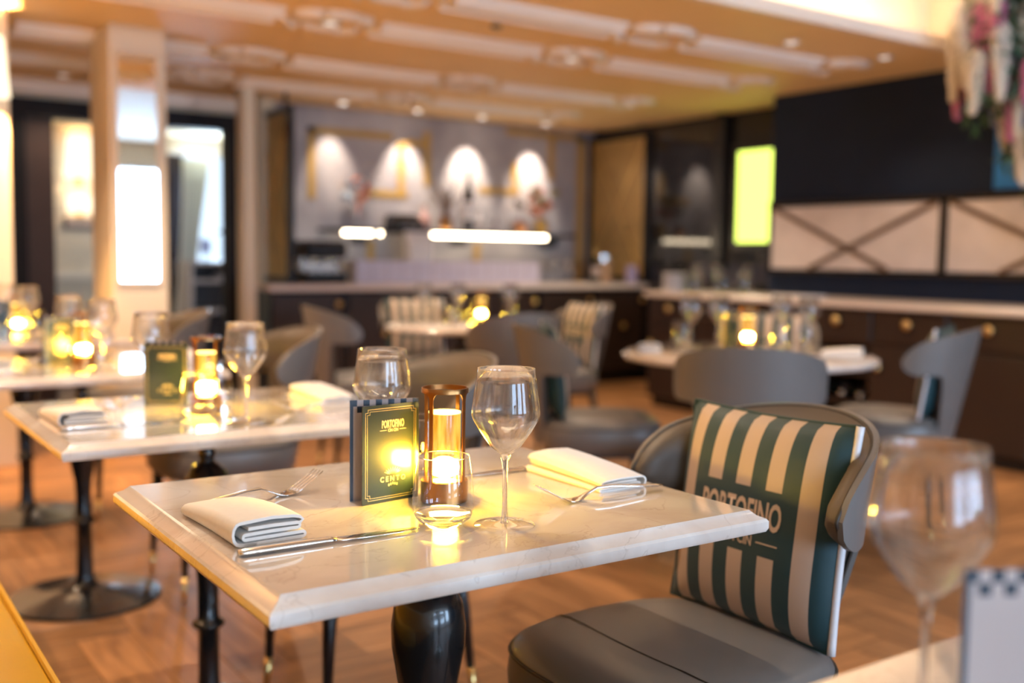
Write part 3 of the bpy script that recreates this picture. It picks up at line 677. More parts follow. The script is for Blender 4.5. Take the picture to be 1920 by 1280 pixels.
# ------------------------------------------------------------------ table lantern
def lantern_proto():
    t = thing('table_lantern', 'p', 'lantern')
    obj('base_cup', B().lathe([(.034, 0), (.0385, .002), (.0385, .036), (.036, .038), (.001, .038)], 40).me('base_cup', auto=40), M_copper, t)
    # frame: four rounded slots cut in a copper tube, built as posts with a collar
    posts = []
    for k in range(4):
        a0 = 2 * pi * k / 4 + .42
        b = B(); hw = .095
        rings = []
        for z, w in ((.036, hw), (.168, hw), (.174, hw * 1.3), (.178, hw * 2.0), (.181, hw * 3.2)):
            ring = []
            for rr in (.0385, .0365):
                seq = [a0 - w + 2 * w * j / 6 for j in range(7)]
                if rr < .038: seq = seq[::-1]
                ring += [(rr * cos(a), rr * sin(a), z) for a in seq]
            rings.append(ring)
        b.loft(rings); obj('post', b.me('post', auto=40), M_copper, t)
    obj('collar', B().lathe([(.0385, .180), (.0385, .187), (.0378, .188), (.0362, .188), (.0362, .180), (.0385, .180)], 40, cap=False).me('collar', auto=40), M_copper, t)
    obj('diffuser_tube', B().lathe([(.026, .074), (.026, .146)], 32, cap=False).me('diffuser_tube', True), M_amber, t)
    obj('top_disc', B().lathe([(.0262, .146), (.0262, .1485), (.001, .1495)], 32), M_coretop, t)
    obj('led_core', B().lathe([(.010, .041), (.0225, .046), (.0240, .056), (.0225, .066), (.012, .072), (.001, .073)], 24).me('led_core', True), M_core, t)
    return t
_first['l'] = lantern_proto()
def lantern(x, y, z, label): return put('l', x, y, z, label, 'copper table lanterns', radians(4.3) if y == 1.450 else R.uniform(0, 1.5))

# ------------------------------------------------------------------ menu card
MW, MH = .112, .160
def frame_lines(z, ins, notch, th):
    w, h = MW - ins, MH - ins
    P = [(ins + notch, ins), (w - notch, ins), (w - notch, ins + notch), (w, ins + notch), (w, h - notch), (w - notch, h - notch), (w - notch, h), (ins + notch, h), (ins + notch, h - notch), (ins, h - notch), (ins, ins + notch), (ins + notch, ins + notch)]
    b = B(); n = len(P)
    for i in range(n):
        (x0, z0), (x1, z1) = P[i], P[(i + 1) % n]
        b.box(min(x0, x1) - th, max(x0, x1) + th, z - .0003, z, min(z0, z1) - th, max(z0, z1) + th)
    return b
TXT1 = text_mesh('lettering', 'PORTOFINO', .044, .013, .02)
TXT2 = text_mesh('lettering', 'CIN CIN', .020, .005, .02)
TXT3 = text_mesh('lettering', 'C E N T O', .050, .0085, .01)
def menu_proto():
    # hinge along z at the origin; covers open towards -x
    t = thing('menu_card', 'p', 'menu')
    fc = obj('front_cover', B().box(0, MW, -.0006, .0006, 0, MH).me('front_cover'), M_cover, t, (-MW, 0, 0))
    obj('printed_frame', frame_lines(-.0007, .006, .005, .00035).add(*(lambda b: (b.V, b.F))(frame_lines(-.0007, .0095, .005, .00025))), M_gold, fc)
    obj('lettering', TXT1, M_print, fc, (MW / 2 + .004, -.0008, MH * .80), (radians(90), 0, 0))
    obj('lettering', TXT2, M_print, fc, (MW / 2 + .004, -.0008, MH * .735), (radians(90), 0, 0))
    for q in (.034, .073): obj('printed_rule', B().box(q, q + .013, -.0009, -.0007, MH * .735, MH * .735 + .0008), M_print, fc)
    obj('lettering', TXT3, M_gold, fc, (MW / 2 + .004, -.0008, MH * .235), (radians(90), 0, 0))
    em = B()
    for k in range(9):
        a = radians(20 + k * 17.5)
        for s_ in (1,):
            c = Vector((MW / 2 + .004 + .012 * cos(a), -.0008, MH * .235 + .008 + .006 * sin(a))); d_ = Vector((cos(a), 0, sin(a))) * .006; n_v = Vector((-sin(a), 0, cos(a))) * .0011
            em.add([c - d_, c + n_v, c + d_, c - n_v], [(0, 1, 2, 3)])
    for k in range(5):
        c = Vector((MW / 2 + .004 + (k - 2) * .004, -.0008, MH * .235 - .008 - .001 * abs(k - 2))); em.add([c + Vector((-.0016, 0, 0)), c + Vector((0, 0, .0025)), c + Vector((.0016, 0, 0)), c + Vector((0, 0, -.0025))], [(0, 1, 2, 3)])
    obj('emblem', em, M_gold, fc, label='gold leaf emblem')
    bc = obj('back_cover', B().box(0, MW + .004, -.0006, .0006, 0, MH + .006).me('back_cover'), M_paper, t, label='pale pages with a navy chequered border')
    sq = B(); s_ = .0104
    for j in range(2):
        for k in range(11):
            if (k + j) % 2 == 0:
                x = k * s_; z = MH + .006 - (j + 1) * s_
                sq.box(x, x + s_, -.0009, -.0006, z, z + s_)
    sq.box(MW + .004 - .0055, MW + .004, -.0009, -.0006, 0, MH + .006)
    obj('printed_border', sq, M_ink, bc)
    bc.location = (0, 0, 0)
    return t
_first['m'] = menu_proto()
def menu(x, y, z, rz, label, spread=17, flip=False):
    o = put('m', x, y, z, label, 'menu cards', rz); o.rotation_euler = (0, 0, rz)
    for ch in o.children:
        if ch.name.startswith('back_cover'):
            ch.rotation_euler = (0, 0, pi - radians(spread))
            ch.scale = (1, -1, 1)
    return o

# ------------------------------------------------------------------ cutlery and napkins
def blade_solid(b, S):
    # S: list of (s, z, halfwidth, halfthick) sections along +x
    rings = []
    for s_, z, w, h in S:
        rings.append([(s_, w * cos(a), z + h * sin(a)) for a in [2 * pi * j / 10 for j in range(10)]])
    return b.loft(rings)
def fork_me():
    b = B()
    blade_solid(b, [(0, .008, .0045, .0018), (.01, .0085, .0075, .0022), (.05, .012, .006, .0022), (.09, .016, .0038, .0022), (.115, .016, .0030, .0022), (.130, .010, .0032, .0020), (.142, .0042, .008, .0014), (.150, .0026, .0115, .0012), (.160, .0026, .0122, .0011), (.168, .0045, .0122, .0010)])
    for k in range(4):
        y = (k - 1.5) * .0070
        blade_solid(b, [(.166, .0038, .0022, .0010), (.180, .010, .0016, .0010), (.198, .020, .0013, .0009), (.212, .029, .0008, .0006)]); n = 4 * 10
        for i in range(len(b.V) - n, len(b.V)): v = b.V[i]; b.V[i] = (v[0], v[1] + y, v[2])
    return b.me('fork', True)
def knife_parts():
    h = B(); blade_solid(h, [(0, .0045, .006, .0035), (.004, .0048, .0085, .0044), (.03, .0048, .0085, .0044), (.09, .0048, .0072, .0042), (.118, .0045, .0066, .0036), (.126, .004, .006, .0024)])
    k = B(); blade_solid(k, [(.124, .004, .006, .0016), (.132, .004, .0098, .0010), (.18, .0036, .0102, .0009), (.215, .0034, .009, .0008), (.238, .0034, .0050, .0006), (.246, .0034, .0010, .0004)])
    return h.me('handle', True), k.me('blade', True)
FK = fork_me(); KH, KB = knife_parts()
def fork(x, y, z, rz, label, mirror=False):
    o = obj('fork', FK, M_steel, None, (x, y, z), (0, 0, rz)); o.scale = (1.2, 1.2, 1.15); return tag(o, label, 'fork', 'table forks')
def knife(x, y, z, rz, label):
    t = thing('table_knife', label, 'knife', (x, y, z), rz, 'table knives'); obj('handle', KH, M_steel, t); obj('blade', KB, M_steel, t); t.scale = (1.1, 1.1, 1.1); return t
def napkin_me(W=.105, L=.212, th=.0040):
    # serpentine of cloth layers in x-z, drawn along y
    C = []
    def uturn(cx, z0, z1, side):
        zc = (z0 + z1) / 2; r = (z1 - z0) / 2
        for i in range(7):
            a = -pi / 2 + pi * i / 6; C.append((cx + side * r * 1.3 * cos(a), zc + r * sin(a)))
    zs = [.0022, .0080, .0138, .0196, .0258]
    C.append((.012, zs[0])); C.append((W * .5, zs[0])); uturn(W - .006, zs[0], zs[1], 1); C.append((W * .5, zs[1])); uturn(.014, zs[1], zs[2], -1); C.append((W * .5, zs[2] + .0004)); uturn(W - .014, zs[2], zs[3], 1); C.append((W * .5, zs[3] + .001)); C.append((.018, zs[3] + .0006))
    # last layer wraps round the left end and over the top
    C2 = []
    for i in range(7):
        a = -pi / 2 - pi * i / 6; C2.append((.006 + .010 * cos(a) * 1.0, .0150 + .0128 * sin(a)))
    C2 = [(.03, .0018)] + C2 + [(W * .5, .0300), (W - .02, .0282), (W - .010, .0262), (W - .0055, .0226), (W - .010, .0196)]
    b = B()
    for P, t2 in ((C, th), (C2, th * .95)):
        n = len(P); up = []; dn = []
        for i in range(n):
            a = Vector(P[max(0, i - 1)]); c = Vector(P[min(n - 1, i + 1)]); t_ = (c - a).normalized(); nn = Vector((-t_.y, t_.x)) * t2 / 2
            up.append(Vector(P[i]) + nn); dn.append(Vector(P[i]) - nn)
        ring = up + dn[::-1]; rings = []
        for k in range(7):
            f = k / 6; sq = 1 - .45 * f ** 2; wv = .002 * sin(f * 3)
            rings.append([((p.x) + wv + .004 * f, f * L, max(.0002, p.y * sq)) for p in ring])
        b.loft(rings)
    return b.me('napkin', auto=50)
NK = napkin_me()
def napkin(x, y, z, rz, label, s=(1, 1, 1)):
    o = obj('napkin', NK, M_linen, None, (x, y, z), (0, 0, rz)); o.scale = (s[0], s[1], s[2] * 1.2); return tag(o, label, 'napkin', 'folded white napkins')

# ------------------------------------------------------------------ tables
TH = .75
FZ = -.10   # floor level in the working units of the furniture, see the end of the script
def rect_top(w, d):
    rings = []
    for ins, z in ((.012, -.036), (.003, -.034), (0, -.028), (0, -.017), (.003, -.013), (.014, -.008), (.021, -.0015), (.0225, 0)):
        a, c = w / 2 - ins, d / 2 - ins; rings.append([(-a, -c, z), (a, -c, z), (a, c, z), (-a, c, z)])
    return B().loft(rings).me('tabletop', auto=28)
PED = [(.055, .045 + FZ), (.046, .052 + FZ), (.034, .066 + FZ), (.030, .085 + FZ), (.027, .06), (.027, .172), (.031, .176), (.041, .184), (.041, .190), (.031, .198), (.027, .204), (.027, .28), (.030, .33), (.040, .38), (.052, .44), (.062, .50), (.063, .535), (.058, .57), (.046, .595), (.030, .608), (.020, .616), (.018, .622), (.022, .630), (.023, .640), (.018, .650), (.018, .658), (.036, .684), (.040, .690), (.040, .700), (.028, .702)]
def table_base(t, r=.26):
    obj('base_disc', B().lathe([(r, 0), (r + .004, .004), (r, .012), (r * .6, .022), (.09, .036), (.055, .046)], 48).me('base_disc', auto=50), M_iron, t)
    up = (0, 0, -FZ)
    obj('pedestal', B().lathe(PED, 32).me('pedestal', auto=60), M_iron, t, up)
    obj('mount', B().box(-.16, .16, -.03, .03, .700, .7135).box(-.03, .03, -.16, .16, .7005, .7135), M_iron, t, up)
TB = {}
def table(k, x, y, label):
    t = thing('cafe_table', label, 'table', (x, y, FZ), 0, 'marble tables along the banquette')
    TB.setdefault('top', rect_top(.838, .725)); obj('tabletop', TB['top'], M_marble, t, (0, 0, TH - FZ)); table_base(t); return t
TY = [.288, 1.483, 2.633, 3.91, 5.28]; TX = .853
TL = ['white marble table cut by the lower right corner of the picture', 'nearest marble table, in focus with a menu and napkin', 'second marble table of the row, behind the nearest', 'third marble table of the row, left of picture', 'farthest marble table of the row at the left edge']
for k in range(5): table(k, TX - (.035 if k == 3 else 0), TY[k], TL[k])
def round_table(x, y, r, label):
    t = thing('round_table', label, 'table', (x, y, FZ), 0, 'round marble tables')
    prof = [(r - .03, -.036), (r - .006, -.034), (r, -.026), (r, -.016), (r - .006, -.010), (r - .02, -.004), (r - .026, 0), (.001, 0)]
    obj('tabletop', B().lathe(prof, 72).me('tabletop', auto=35), M_marble, t, (0, 0, TH - FZ)); table_base(t, .30); return t
RX, RY, RR = 3.43, 3.17, .55
LX, LY, LR = 3.24, 5.28, .45
round_table(RX, RY, RR, 'larger round marble table in front of the sideboard'); round_table(LX, LY, LR, 'smaller round marble table in front of the bar')

# ------------------------------------------------------------------ chairs
PM = radians(86)
def chair_curve(phi, z, off):
    a, b_ = .264, .262
    wz = 1 - .22 * max(0, min(1, (.62 - z) / .22))
    x = a * sin(phi); y = .015 + b_ * cos(phi)
    n = Vector((sin(phi) / a, cos(phi) / b_)).normalized()
    x -= n.x * off; y -= n.y * off
    return Vector((x * wz, y + (z - .46) * .20, z))
def sstep(a, b_, x):
    t = max(0, min(1, (x - a) / (b_ - a))); return t * t * (3 - 2 * t)
def z_lim(phi, m):
    t = abs(phi) / PM
    zt = .868 - .085 * t ** 2; zl = .36 + (.665 - .36) * sstep(radians(30), radians(46), abs(phi)) 
    if t > .78:
        q = min(1, (t - .78) / .22); c = zl + (zt - zl) * .52; h = sqrt(max(0, 1 - q * q)); zt = c + (zt - c) * h; zl = c - (c - zl) * h
    mm = min(m, (zt - zl) * .45)
    return zl + mm, zt - mm
def shell(m, o0, o1, bulge):
    np_, nz = 64, 12; b = B(); out = []; inn = []
    for i in range(np_ + 1):
        s_ = -1 + 2 * i / np_; s_ = s_ * (1 - m * .55)
        phi = s_ * PM; zl, zt = z_lim(phi, m)
        for j in range(nz + 1):
            f = j / nz; z = zl + (zt - zl) * f
            e = min(f, 1 - f) * (zt - zl) / .05; e2 = (1 - abs(s_)) * PM * .27 / .05
            k = sqrt(max(0, min(1, e, e2))); k = sqrt(max(0, 1 - (1 - min(1, min(e, e2))) ** 2)) if min(e, e2) < 1 else 1
            out.append(chair_curve(phi, z, o0)); inn.append(chair_curve(phi, z, o1 + bulge * k))
    w = nz + 1; N_ = len(out); F = []
    for i in range(np_):
        for j in range(nz):
            a = i * w + j; F.append((a, a + w, a + w + 1, a + 1)); F.append((N_ + a, N_ + a + 1, N_ + a + w + 1, N_ + a + w))
    bd = [i * w for i in range(np_ + 1)] + [np_ * w + j for j in range(1, w)] + [i * w + nz for i in range(np_ - 1, -1, -1)] + [j for j in range(nz - 1, 0, -1)]
    for i in range(len(bd)):
        a, c = bd[i], bd[(i + 1) % len(bd)]; F.append((a, c, N_ + c, N_ + a))
    b.add(out + inn, F); me = b.me('shell'); return autosmooth(me, 55), bd, out
def seat_me():
    b = B(); rings = []; n = 44
    for ins, z in ((.05, .335), (.012, .338), (0, .352), (-.004, .40), (0, .44), (.008, .455), (.03, .468), (.07, .476), (.12, .479)):
        r_ = []
        for j in range(n):
            a = 2 * pi * j / n; ca, sa = cos(a), sin(a); e = 2 / 3.6
            hx = .252 - ins - (.035 if sa > 0 else 0) * abs(sa); hy = .255 - ins
            r_.append((hx * math.copysign(abs(ca) ** e, ca), -.03 + hy * math.copysign(abs(sa) ** e, sa), z))
        rings.append(r_)
    return b.loft(rings).me('seat', auto=60), rings[4]
SM, seat_ring = seat_me()
SH, bd, outp = shell(.0, .0, .011, 0.0)
PD, bd2, outp2 = shell(.006, .0115, .022, .026)
PIPE = B().tube([outp2[i] for i in bd2][::2], .0038, 6, True).me('back_piping', True)
SPIPE = B().tube([(p[0] * 1.004, p[1], p[2]) for p in seat_ring], .0035, 6, True).me('seat_piping', True)
def _seat_z(x):
    T = [(0, .44), (.008, .455), (.03, .468), (.07, .476), (.12, .479), (1, .479)]; i = max(0, .252 - abs(x))
    for (a, za), (b_, zb) in zip(T, T[1:]):
        if a <= i <= b_: return za + (zb - za) * (i - a) / (b_ - a)
SEAM = B().tube([(x, -.135 + .02 * (x / .25) ** 2, _seat_z(x) + .0003) for x in [-.249 + .498 * i / 30 for i in range(31)]], .0015, 6).me('seat_seam', True)
def leg_me(tx, ty, bx, by):
    return B().tube([(tx, ty, .345), (tx + (bx - tx) * .5, ty + (by - ty) * .5, .16), (tx + (bx - tx) * .78, ty + (by - ty) * .78, FZ + .09)], [.024, .017, .0115], 14).me('leg', True), B().tube([(tx + (bx - tx) * .775, ty + (by - ty) * .775, FZ + .093), (bx, by, FZ)], [.0125, .009], 14).me('ferrule', True)
LEGS = [leg_me(*q) for q in ((-.185, -.215, -.205, -.245), (.185, -.215, .205, -.245), (-.150, .165, -.185, .225), (.150, .165, .185, .225))]
def chair_proto():
    t = thing('tub_chair', 'p', 'chair')
    up = (0, 0, -FZ)
    obj('seat', SM, M_leather, t, up); obj('seat_piping', SPIPE, M_piping, t, up); obj('seat_seam', SEAM, M_piping, t, up)
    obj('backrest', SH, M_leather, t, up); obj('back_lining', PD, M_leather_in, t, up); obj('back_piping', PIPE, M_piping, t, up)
    obj('seat_frame', B().box(-.17, .17, -.20, .17, .305, .338, .006), M_legblack, t, up)
    for l, f in LEGS:
        lg = obj('leg', l, M_legblack, t, up); obj('ferrule', f, M_brass, lg, label='brass ferrule')
    return t
_first['c'] = chair_proto()
def chair(x, y, face, label):
    # face: direction the sitter looks, as a vector
    rz = atan2(face[1], face[0]) + pi / 2
    o = put('c', x, y, FZ, label, 'taupe leather tub chairs', rz); o.rotation_euler = (0, 0, rz); o['rz'] = rz; return o
CX = 1.30
ch_near = chair(CX, 1.33, (-1, 0), 'nearest taupe leather chair holding the striped cushion at the nearest table')
ch2 = chair(1.32, 2.60, (-1, 0), 'taupe leather chair at the second table, behind the lantern')
ch3 = chair(1.34, 3.86, (-1, 0), 'taupe leather chair at the third table, its seat seen under the second table')
ch4 = chair(1.36, 5.25, (-1, 0), 'taupe leather chair at the farthest table, before the mirror column')
def face_to(x, y, cx, cy_): return (cx - x, cy_ - y)
chB = chair(2.80, 2.58, face_to(2.93, 2.70, RX, RY), 'chair with its back to the camera at the larger round table')
chC = chair(2.84, 3.52, face_to(2.84, 3.52, RX, RY), 'chair turned right with a cushion, between the two round tables')
chR = chair(4.11, 2.91, (-.38, .925), 'chair in side view at the right of the larger round table')
chF = chair(4.08, 3.66, face_to(4.08, 3.66, RX, RY), 'chair on the sideboard side of the larger round table')
ch_4 = chair(2.66, 5.38, face_to(2.66, 5.38, LX, LY), 'chair turned right at the left of the smaller round table')
ch_7 = chair(3.14, 4.66, face_to(3.14, 4.66, LX, LY), 'chair with its back to the camera at the smaller round table')
ch_8 = chair(3.90, 5.20, face_to(3.90, 5.20, LX, LY), 'chair in side view at the right of the smaller round table')
ch_9 = chair(3.36, 5.93, face_to(3.36, 5.93, LX, LY), 'chair facing the camera between the smaller round table and the bar')

# ------------------------------------------------------------------ striped cushions
CW = .20
def pillow_z(x, y, T=.052):
    fx = max(0, 1 - abs(x / CW) ** 3.2); fy = max(0, 1 - abs(y / CW) ** 3.2)
    return T * (fx * fy) ** .55
def edge_pull(x, y):
    # sides bow inwards a little between the corners
    return (x * (1 - .035 * (1 - (y / CW) ** 2) * abs(x / CW) ** 3), y * (1 - .035 * (1 - (x / CW) ** 2) * abs(y / CW) ** 3))
def pillow_half(sgn, name):
    n = 28; V = []; F = []
    for i in range(n + 1):
        for j in range(n + 1):
            x = -CW + 2 * CW * i / n; y = -CW + 2 * CW * j / n; z = pillow_z(x, y); xx, yy = edge_pull(x, y); V.append((xx, yy, sgn * z))
    for i in range(n):
        for j in range(n):
            a = i * (n + 1) + j; F.append((a, a + n + 1, a + n + 2, a + 1))
    return mesh(name, V, F, True)
CF, CB = pillow_half(1, 'front_cover'), pillow_half(-1, 'back_cover')
P_ = []
for i in range(25): P_.append((-CW + 2 * CW * i / 25, -CW))
for i in range(25): P_.append((CW, -CW + 2 * CW * i / 25))
for i in range(25): P_.append((CW - 2 * CW * i / 25, CW))
for i in range(25): P_.append((-CW, CW - 2 * CW * i / 25))
CP = B().tube([(*edge_pull(*p), 0) for p in P_], .003, 8, True).me('piping', True)
CS = B().tube([(*edge_pull(*p), -.002) for p in P_[25:51]], .0075, 8).me('side_strip', True)
def wrap(me, dx, dy):
    bm = bmesh.new(); bm.from_mesh(me); bmesh.ops.triangulate(bm, faces=bm.faces); bmesh.ops.subdivide_edges(bm, edges=[e for e in bm.edges if e.calc_length() > .008], cuts=1)
    for v in bm.verts: x, y = v.co.x + dx, v.co.y + dy; v.co = (x, y, pillow_z(x, y) + .0009)
    bm.to_mesh(me); bm.free(); return me
CT1 = wrap(text_mesh('lettering', 'PORTOFINO', .195, .052, .025), 0, .014)
CT2 = wrap(text_mesh('lettering', 'CIN CIN', .075, .020, .02), 0, -.036)
CRS = []
for s_ in (-1, 1):
    _rb = B()
    for k in range(4):
        x0 = s_ * (.048 + k * .012); x1 = s_ * (.048 + (k + 1) * .012); _rb.add([(x0, -.0375, pillow_z(x0, -.036) + .001), (x1, -.0375, pillow_z(x1, -.036) + .001), (x1, -.0350, pillow_z(x1, -.036) + .001), (x0, -.0350, pillow_z(x0, -.036) + .001)], [(0, 1, 2, 3)])
    CRS.append(_rb.me('printed_rule'))
def cushion_proto():
    t = thing('striped_cushion', 'p', 'cushion')
    obj('front_cover', CF, M_stripe, t); obj('back_cover', CB, M_teal, t); obj('piping', CP, M_teal, t); obj('side_strip', CS, M_white, t, label='white edge strip')
    obj('lettering', CT1, M_print, t); obj('lettering', CT2, M_print, t); [obj('printed_rule', q, M_print, t) for q in CRS]
    return t
_first['k'] = cushion_proto()
def cushion(ch, label, lean=8, yb=.150, dx=0, dr=0):
    rz = ch['rz']; c, s_ = cos(rz), sin(rz); la = radians(lean)
    # cushion centre in chair space: bottom edge at y=yb on the seat
    ly = yb + CW * sin(la); lz = .470 + CW * cos(la) 
    x = ch.location.x + c * dx - s_ * ly; y = ch.location.y + s_ * dx + c * ly
    m = Matrix.Rotation(rz, 3, 'Z') @ Matrix.Rotation(radians(dr), 3, 'Y') @ Matrix.Rotation(pi / 2 - la, 3, 'X')
    return put('k', x, y, lz, label, 'striped cushions'), m
def cush(*a, **k):
    o, m = cushion(*a, **k); o.rotation_euler = m.to_euler(); return o
cush(ch_near, 'teal and cream striped cushion with lettering on the nearest chair')
cush(chC, 'striped cushion on the chair between the two round tables')
cush(chR, 'striped cushion on the chair seen from the side before the sideboard')
cush(chF, 'striped cushion on the sideboard-side chair of the larger round table')
cush(ch_8, 'striped cushion on the side-view chair of the smaller round table')
cush(ch_9, 'striped cushion on the chair between the smaller round table and bar')

# ------------------------------------------------------------------ banquette
bq = thing('banquette', 'mustard yellow leather banquette at the lower left corner', 'banquette', (0, 0, FZ))
def rbox(x0, x1, y0, y1, z0, z1, r): return B().box(x0, x1, y0, y1, z0, z1, r)
for k in range(6):
    obj('seat_cushion', rbox(-.36, .335, -1.2 + k * 1.22, -.0 + k * 1.22, .30, .46, .03).me('seat_cushion', auto=60), M_yellow, bq, (0, 0, -FZ))
obj('seat_piping', B().tube([(.322, -1.2 + 7.3 * i / 20, .452) for i in range(21)], .006, 6), mat('yellow_piping', (.55, .30, .02), .5), bq, (0, 0, -FZ))
obj('plinth', B().box(-.36, .25, -1.2, 6.0, FZ, .30), M_black, bq, (0, 0, -FZ))
obj('backrest', B().box(-.415, -.36, -1.2, 6.0, .30, .95, .02), M_yellow, bq, (0, 0, -FZ))

# ------------------------------------------------------------------ things on the tables
Z = TH
# nearest table
menu(.842, 1.502, Z, radians(8), 'green menu card standing beside the lantern on the nearest table', 20)
lantern(.862, 1.450, Z, 'lit copper lantern at the middle of the nearest table')
tumb(.781, 1.316, Z, 'stemless tumbler in front of the lantern on the nearest table')
wine(.859, 1.268, Z, 'wine glass right of the lantern on the nearest table')
wine(.846, 1.640, Z, 'wine glass behind the menu on the nearest table')
napkin(.478, 1.356, Z, radians(2.5), 'folded napkin at the banquette side of the nearest table')
fork(.474, 1.578, Z, radians(13), 'fork tucked under the left napkin of the nearest table')
knife(.468, 1.318, Z, radians(-1.5), 'knife in front of the left napkin on the nearest table')
napkin(1.218, 1.576, Z, radians(180 + 2), 'folded napkin at the chair side of the nearest table')
fork(1.226, 1.326, Z, radians(180 - 3), 'fork beside the right napkin on the nearest table')
knife(1.255, 1.585, Z, radians(180), 'knife partly under the right napkin on the nearest table')
tumb(.935, 1.66, Z, 'tumbler hidden behind the lantern on the nearest table')
# the other rectangular tables
names = {0: 'the corner table', 2: 'the second table', 3: 'the third table', 4: 'the farthest table'}
def setting(k, lant=True, mpos=(-.125, .10), lpos=(.0, -.03), gpos=(.02, -.24), g2=(.0, .17), tpos=(-.04, -.10), mrz=8, spread=18):
    y = TY[k]; n = names[k]
    menu(TX + mpos[0] + MW, y + mpos[1], Z, radians(mrz), f'green menu card standing on {n} of the row', spread)
    lantern(TX + lpos[0], y + lpos[1], Z, f'lit copper lantern on {n} of the row')
    wine(TX + gpos[0], y + gpos[1], Z, f'nearer wine glass on {n} of the row'); wine(TX + g2[0], y + g2[1], Z, f'farther wine glass behind the lantern on {n} of the row')
    tumb(TX + tpos[0], y + tpos[1], Z, f'nearer tumbler beside the lantern on {n} of the row'); tumb(TX + .09, y + .20, Z, f'farther tumbler on {n} of the row')
    napkin(.478, y - .13, Z, radians(2), f'folded napkin at the banquette side of {n}'); fork(.474, y + .09, Z, radians(10), f'fork at the banquette side of {n}'); knife(.468, y - .165, Z, radians(-1), f'knife at the banquette side of {n}')
    napkin(1.232, y + .13, Z, radians(182), f'folded napkin at the chair side of {n}'); fork(1.226, y - .155, Z, radians(178), f'fork at the chair side of {n}'); knife(1.255, y + .145, Z, radians(180), f'knife at the chair side of {n}')
setting(2, mpos=(-.125, .11), lpos=(.0, .0), tpos=(-.045, -.09), gpos=(.02, -.235), g2=(-.06, .28), mrz=-28, spread=14)
setting(3, mpos=(-.136, .11), lpos=(-.03, -.02), gpos=(.005, -.15), g2=(-.02, .25), tpos=(-.075, .06), mrz=4)
setting(4, mpos=(-.15, .10), lpos=(.0, .12), gpos=(.02, -.02), g2=(-.03, .26))
# corner table
menu(.830, .390, Z, radians(100), 'open menu card showing a pale chequered page at the lower right picture corner', 130)
wine(.801, .525, Z, 'blurred wine glass at the right edge on the corner table', 1.03)
# round tables
lantern(3.53, 3.27, Z, 'lit copper lantern on the larger round table')
menu(3.70, 3.48, Z, radians(12), 'green menu card behind the lantern on the larger round table', 16)
for x, y, l in ((3.40, 3.50, 'leftmost'), (3.46, 3.38, 'second from left'), (3.75, 3.27, 'second from right'), (3.77, 3.13, 'rightmost')):
    wine(x, y, Z, f'{l} wine glass on the larger round table')
for x, y, l in ((3.44, 3.60, 'leftmost'), (3.62, 3.16, 'middle'), (3.84, 3.20, 'rightmost')): tumb(x, y, Z, f'{l} tumbler on the larger round table')
napkin(2.98, 3.38, Z, radians(-40), 'napkin on the left side of the larger round table', (.9, .75, 1)); napkin(3.66, 2.76, Z, radians(30), 'napkin on the right side of the larger round table', (.9, .75, 1))
lantern(3.42, 5.33, Z, 'lit copper lantern on the smaller round table')
for x, y, l in ((3.06, 5.40, 'leftmost'), (3.31, 5.42, 'middle'), (3.60, 5.28, 'rightmost')): wine(x, y, Z, f'{l} wine glass on the smaller round table')
for x, y, l in ((3.16, 5.22, 'leftmost'), (3.30, 5.20, 'middle'), (3.50, 5.14, 'rightmost')): tumb(x, y, Z, f'{l} tumbler on the smaller round table')
# glasses stacked on the sideboard end and things at the bar's right end
k = 0
for x, y in ((5.70, 5.85), (5.62, 5.72), (5.88, 5.72), (5.76, 5.66), (5.90, 5.52), (6.02, 5.60)):
    n_ = ('first', 'second', 'third')[k // 2]
    if k % 2: wine(x, y, .90, n_ + ' wine glass counted from the bar end of the sideboard', .9)
    else: tumb(x, y, .90, n_ + ' large tumbler counted from the bar end of the sideboard', 1.5)
    k += 1
tr = thing('plate_stack', 'stack of pale plates at the end of the sideboard by the glasses', 'plates', (5.66, 6.02, .90))
for i in range(13): obj('plate', B().lathe([(.065, 0), (.075, .002), (.098, .009), (.099, .011), (.075, .005), (.001, .004)], 24).me('plate', True), M_white, tr, (0, 0, i * .011))
for x, y, l in ((5.9, 7.70, 'wine glass standing at the right end of the bar counter'), (5.78, 7.76, 'second wine glass at the right end of the bar counter')): wine(x, y, .922, l)
bottle(6.19, 7.66, .922, 'dark bottle with pale label at the right end of the bar', 1.0)
cu = thing('wooden_pot', 'light wooden pot of utensils right of the dark bottle on the bar', 'pot', (6.34, 7.70, .922)); obj('pot', B().lathe([(.05, 0), (.055, .02), (.058, .20), (.05, .205), (.048, .06)], 20).me('pot', True), mat('pale_wood', (.42, .26, .15), .5), cu)
for i in range(4): obj('utensil', B().tube([(.01 * i - .015, 0, .07), (.02 * i - .03, .01, .26)], .005, 6), M_steel, cu)
ps = thing('lilac_canister', 'lilac canister at the far right end of the bar counter', 'canister', (6.46, 7.46, .922)); obj('body', B().lathe([(.05, 0), (.052, .005), (.052, .14), (.001, .14)], 20).me('body', auto=50), mat('lilac', (.36, .32, .52), .4), ps); obj('lid', B().lathe([(.054, .14), (.054, .158), (.02, .162), (.001, .172)], 20).me('lid', auto=50), mat('lilac', (.36, .32, .52), .4), ps)
pp = obj('folded_paper', B().box(5.60, 5.86, 4.72, 4.98, .9003, .914, .003), M_white); tag(pp, 'pale folded papers lying on the sideboard worktop', 'paper')

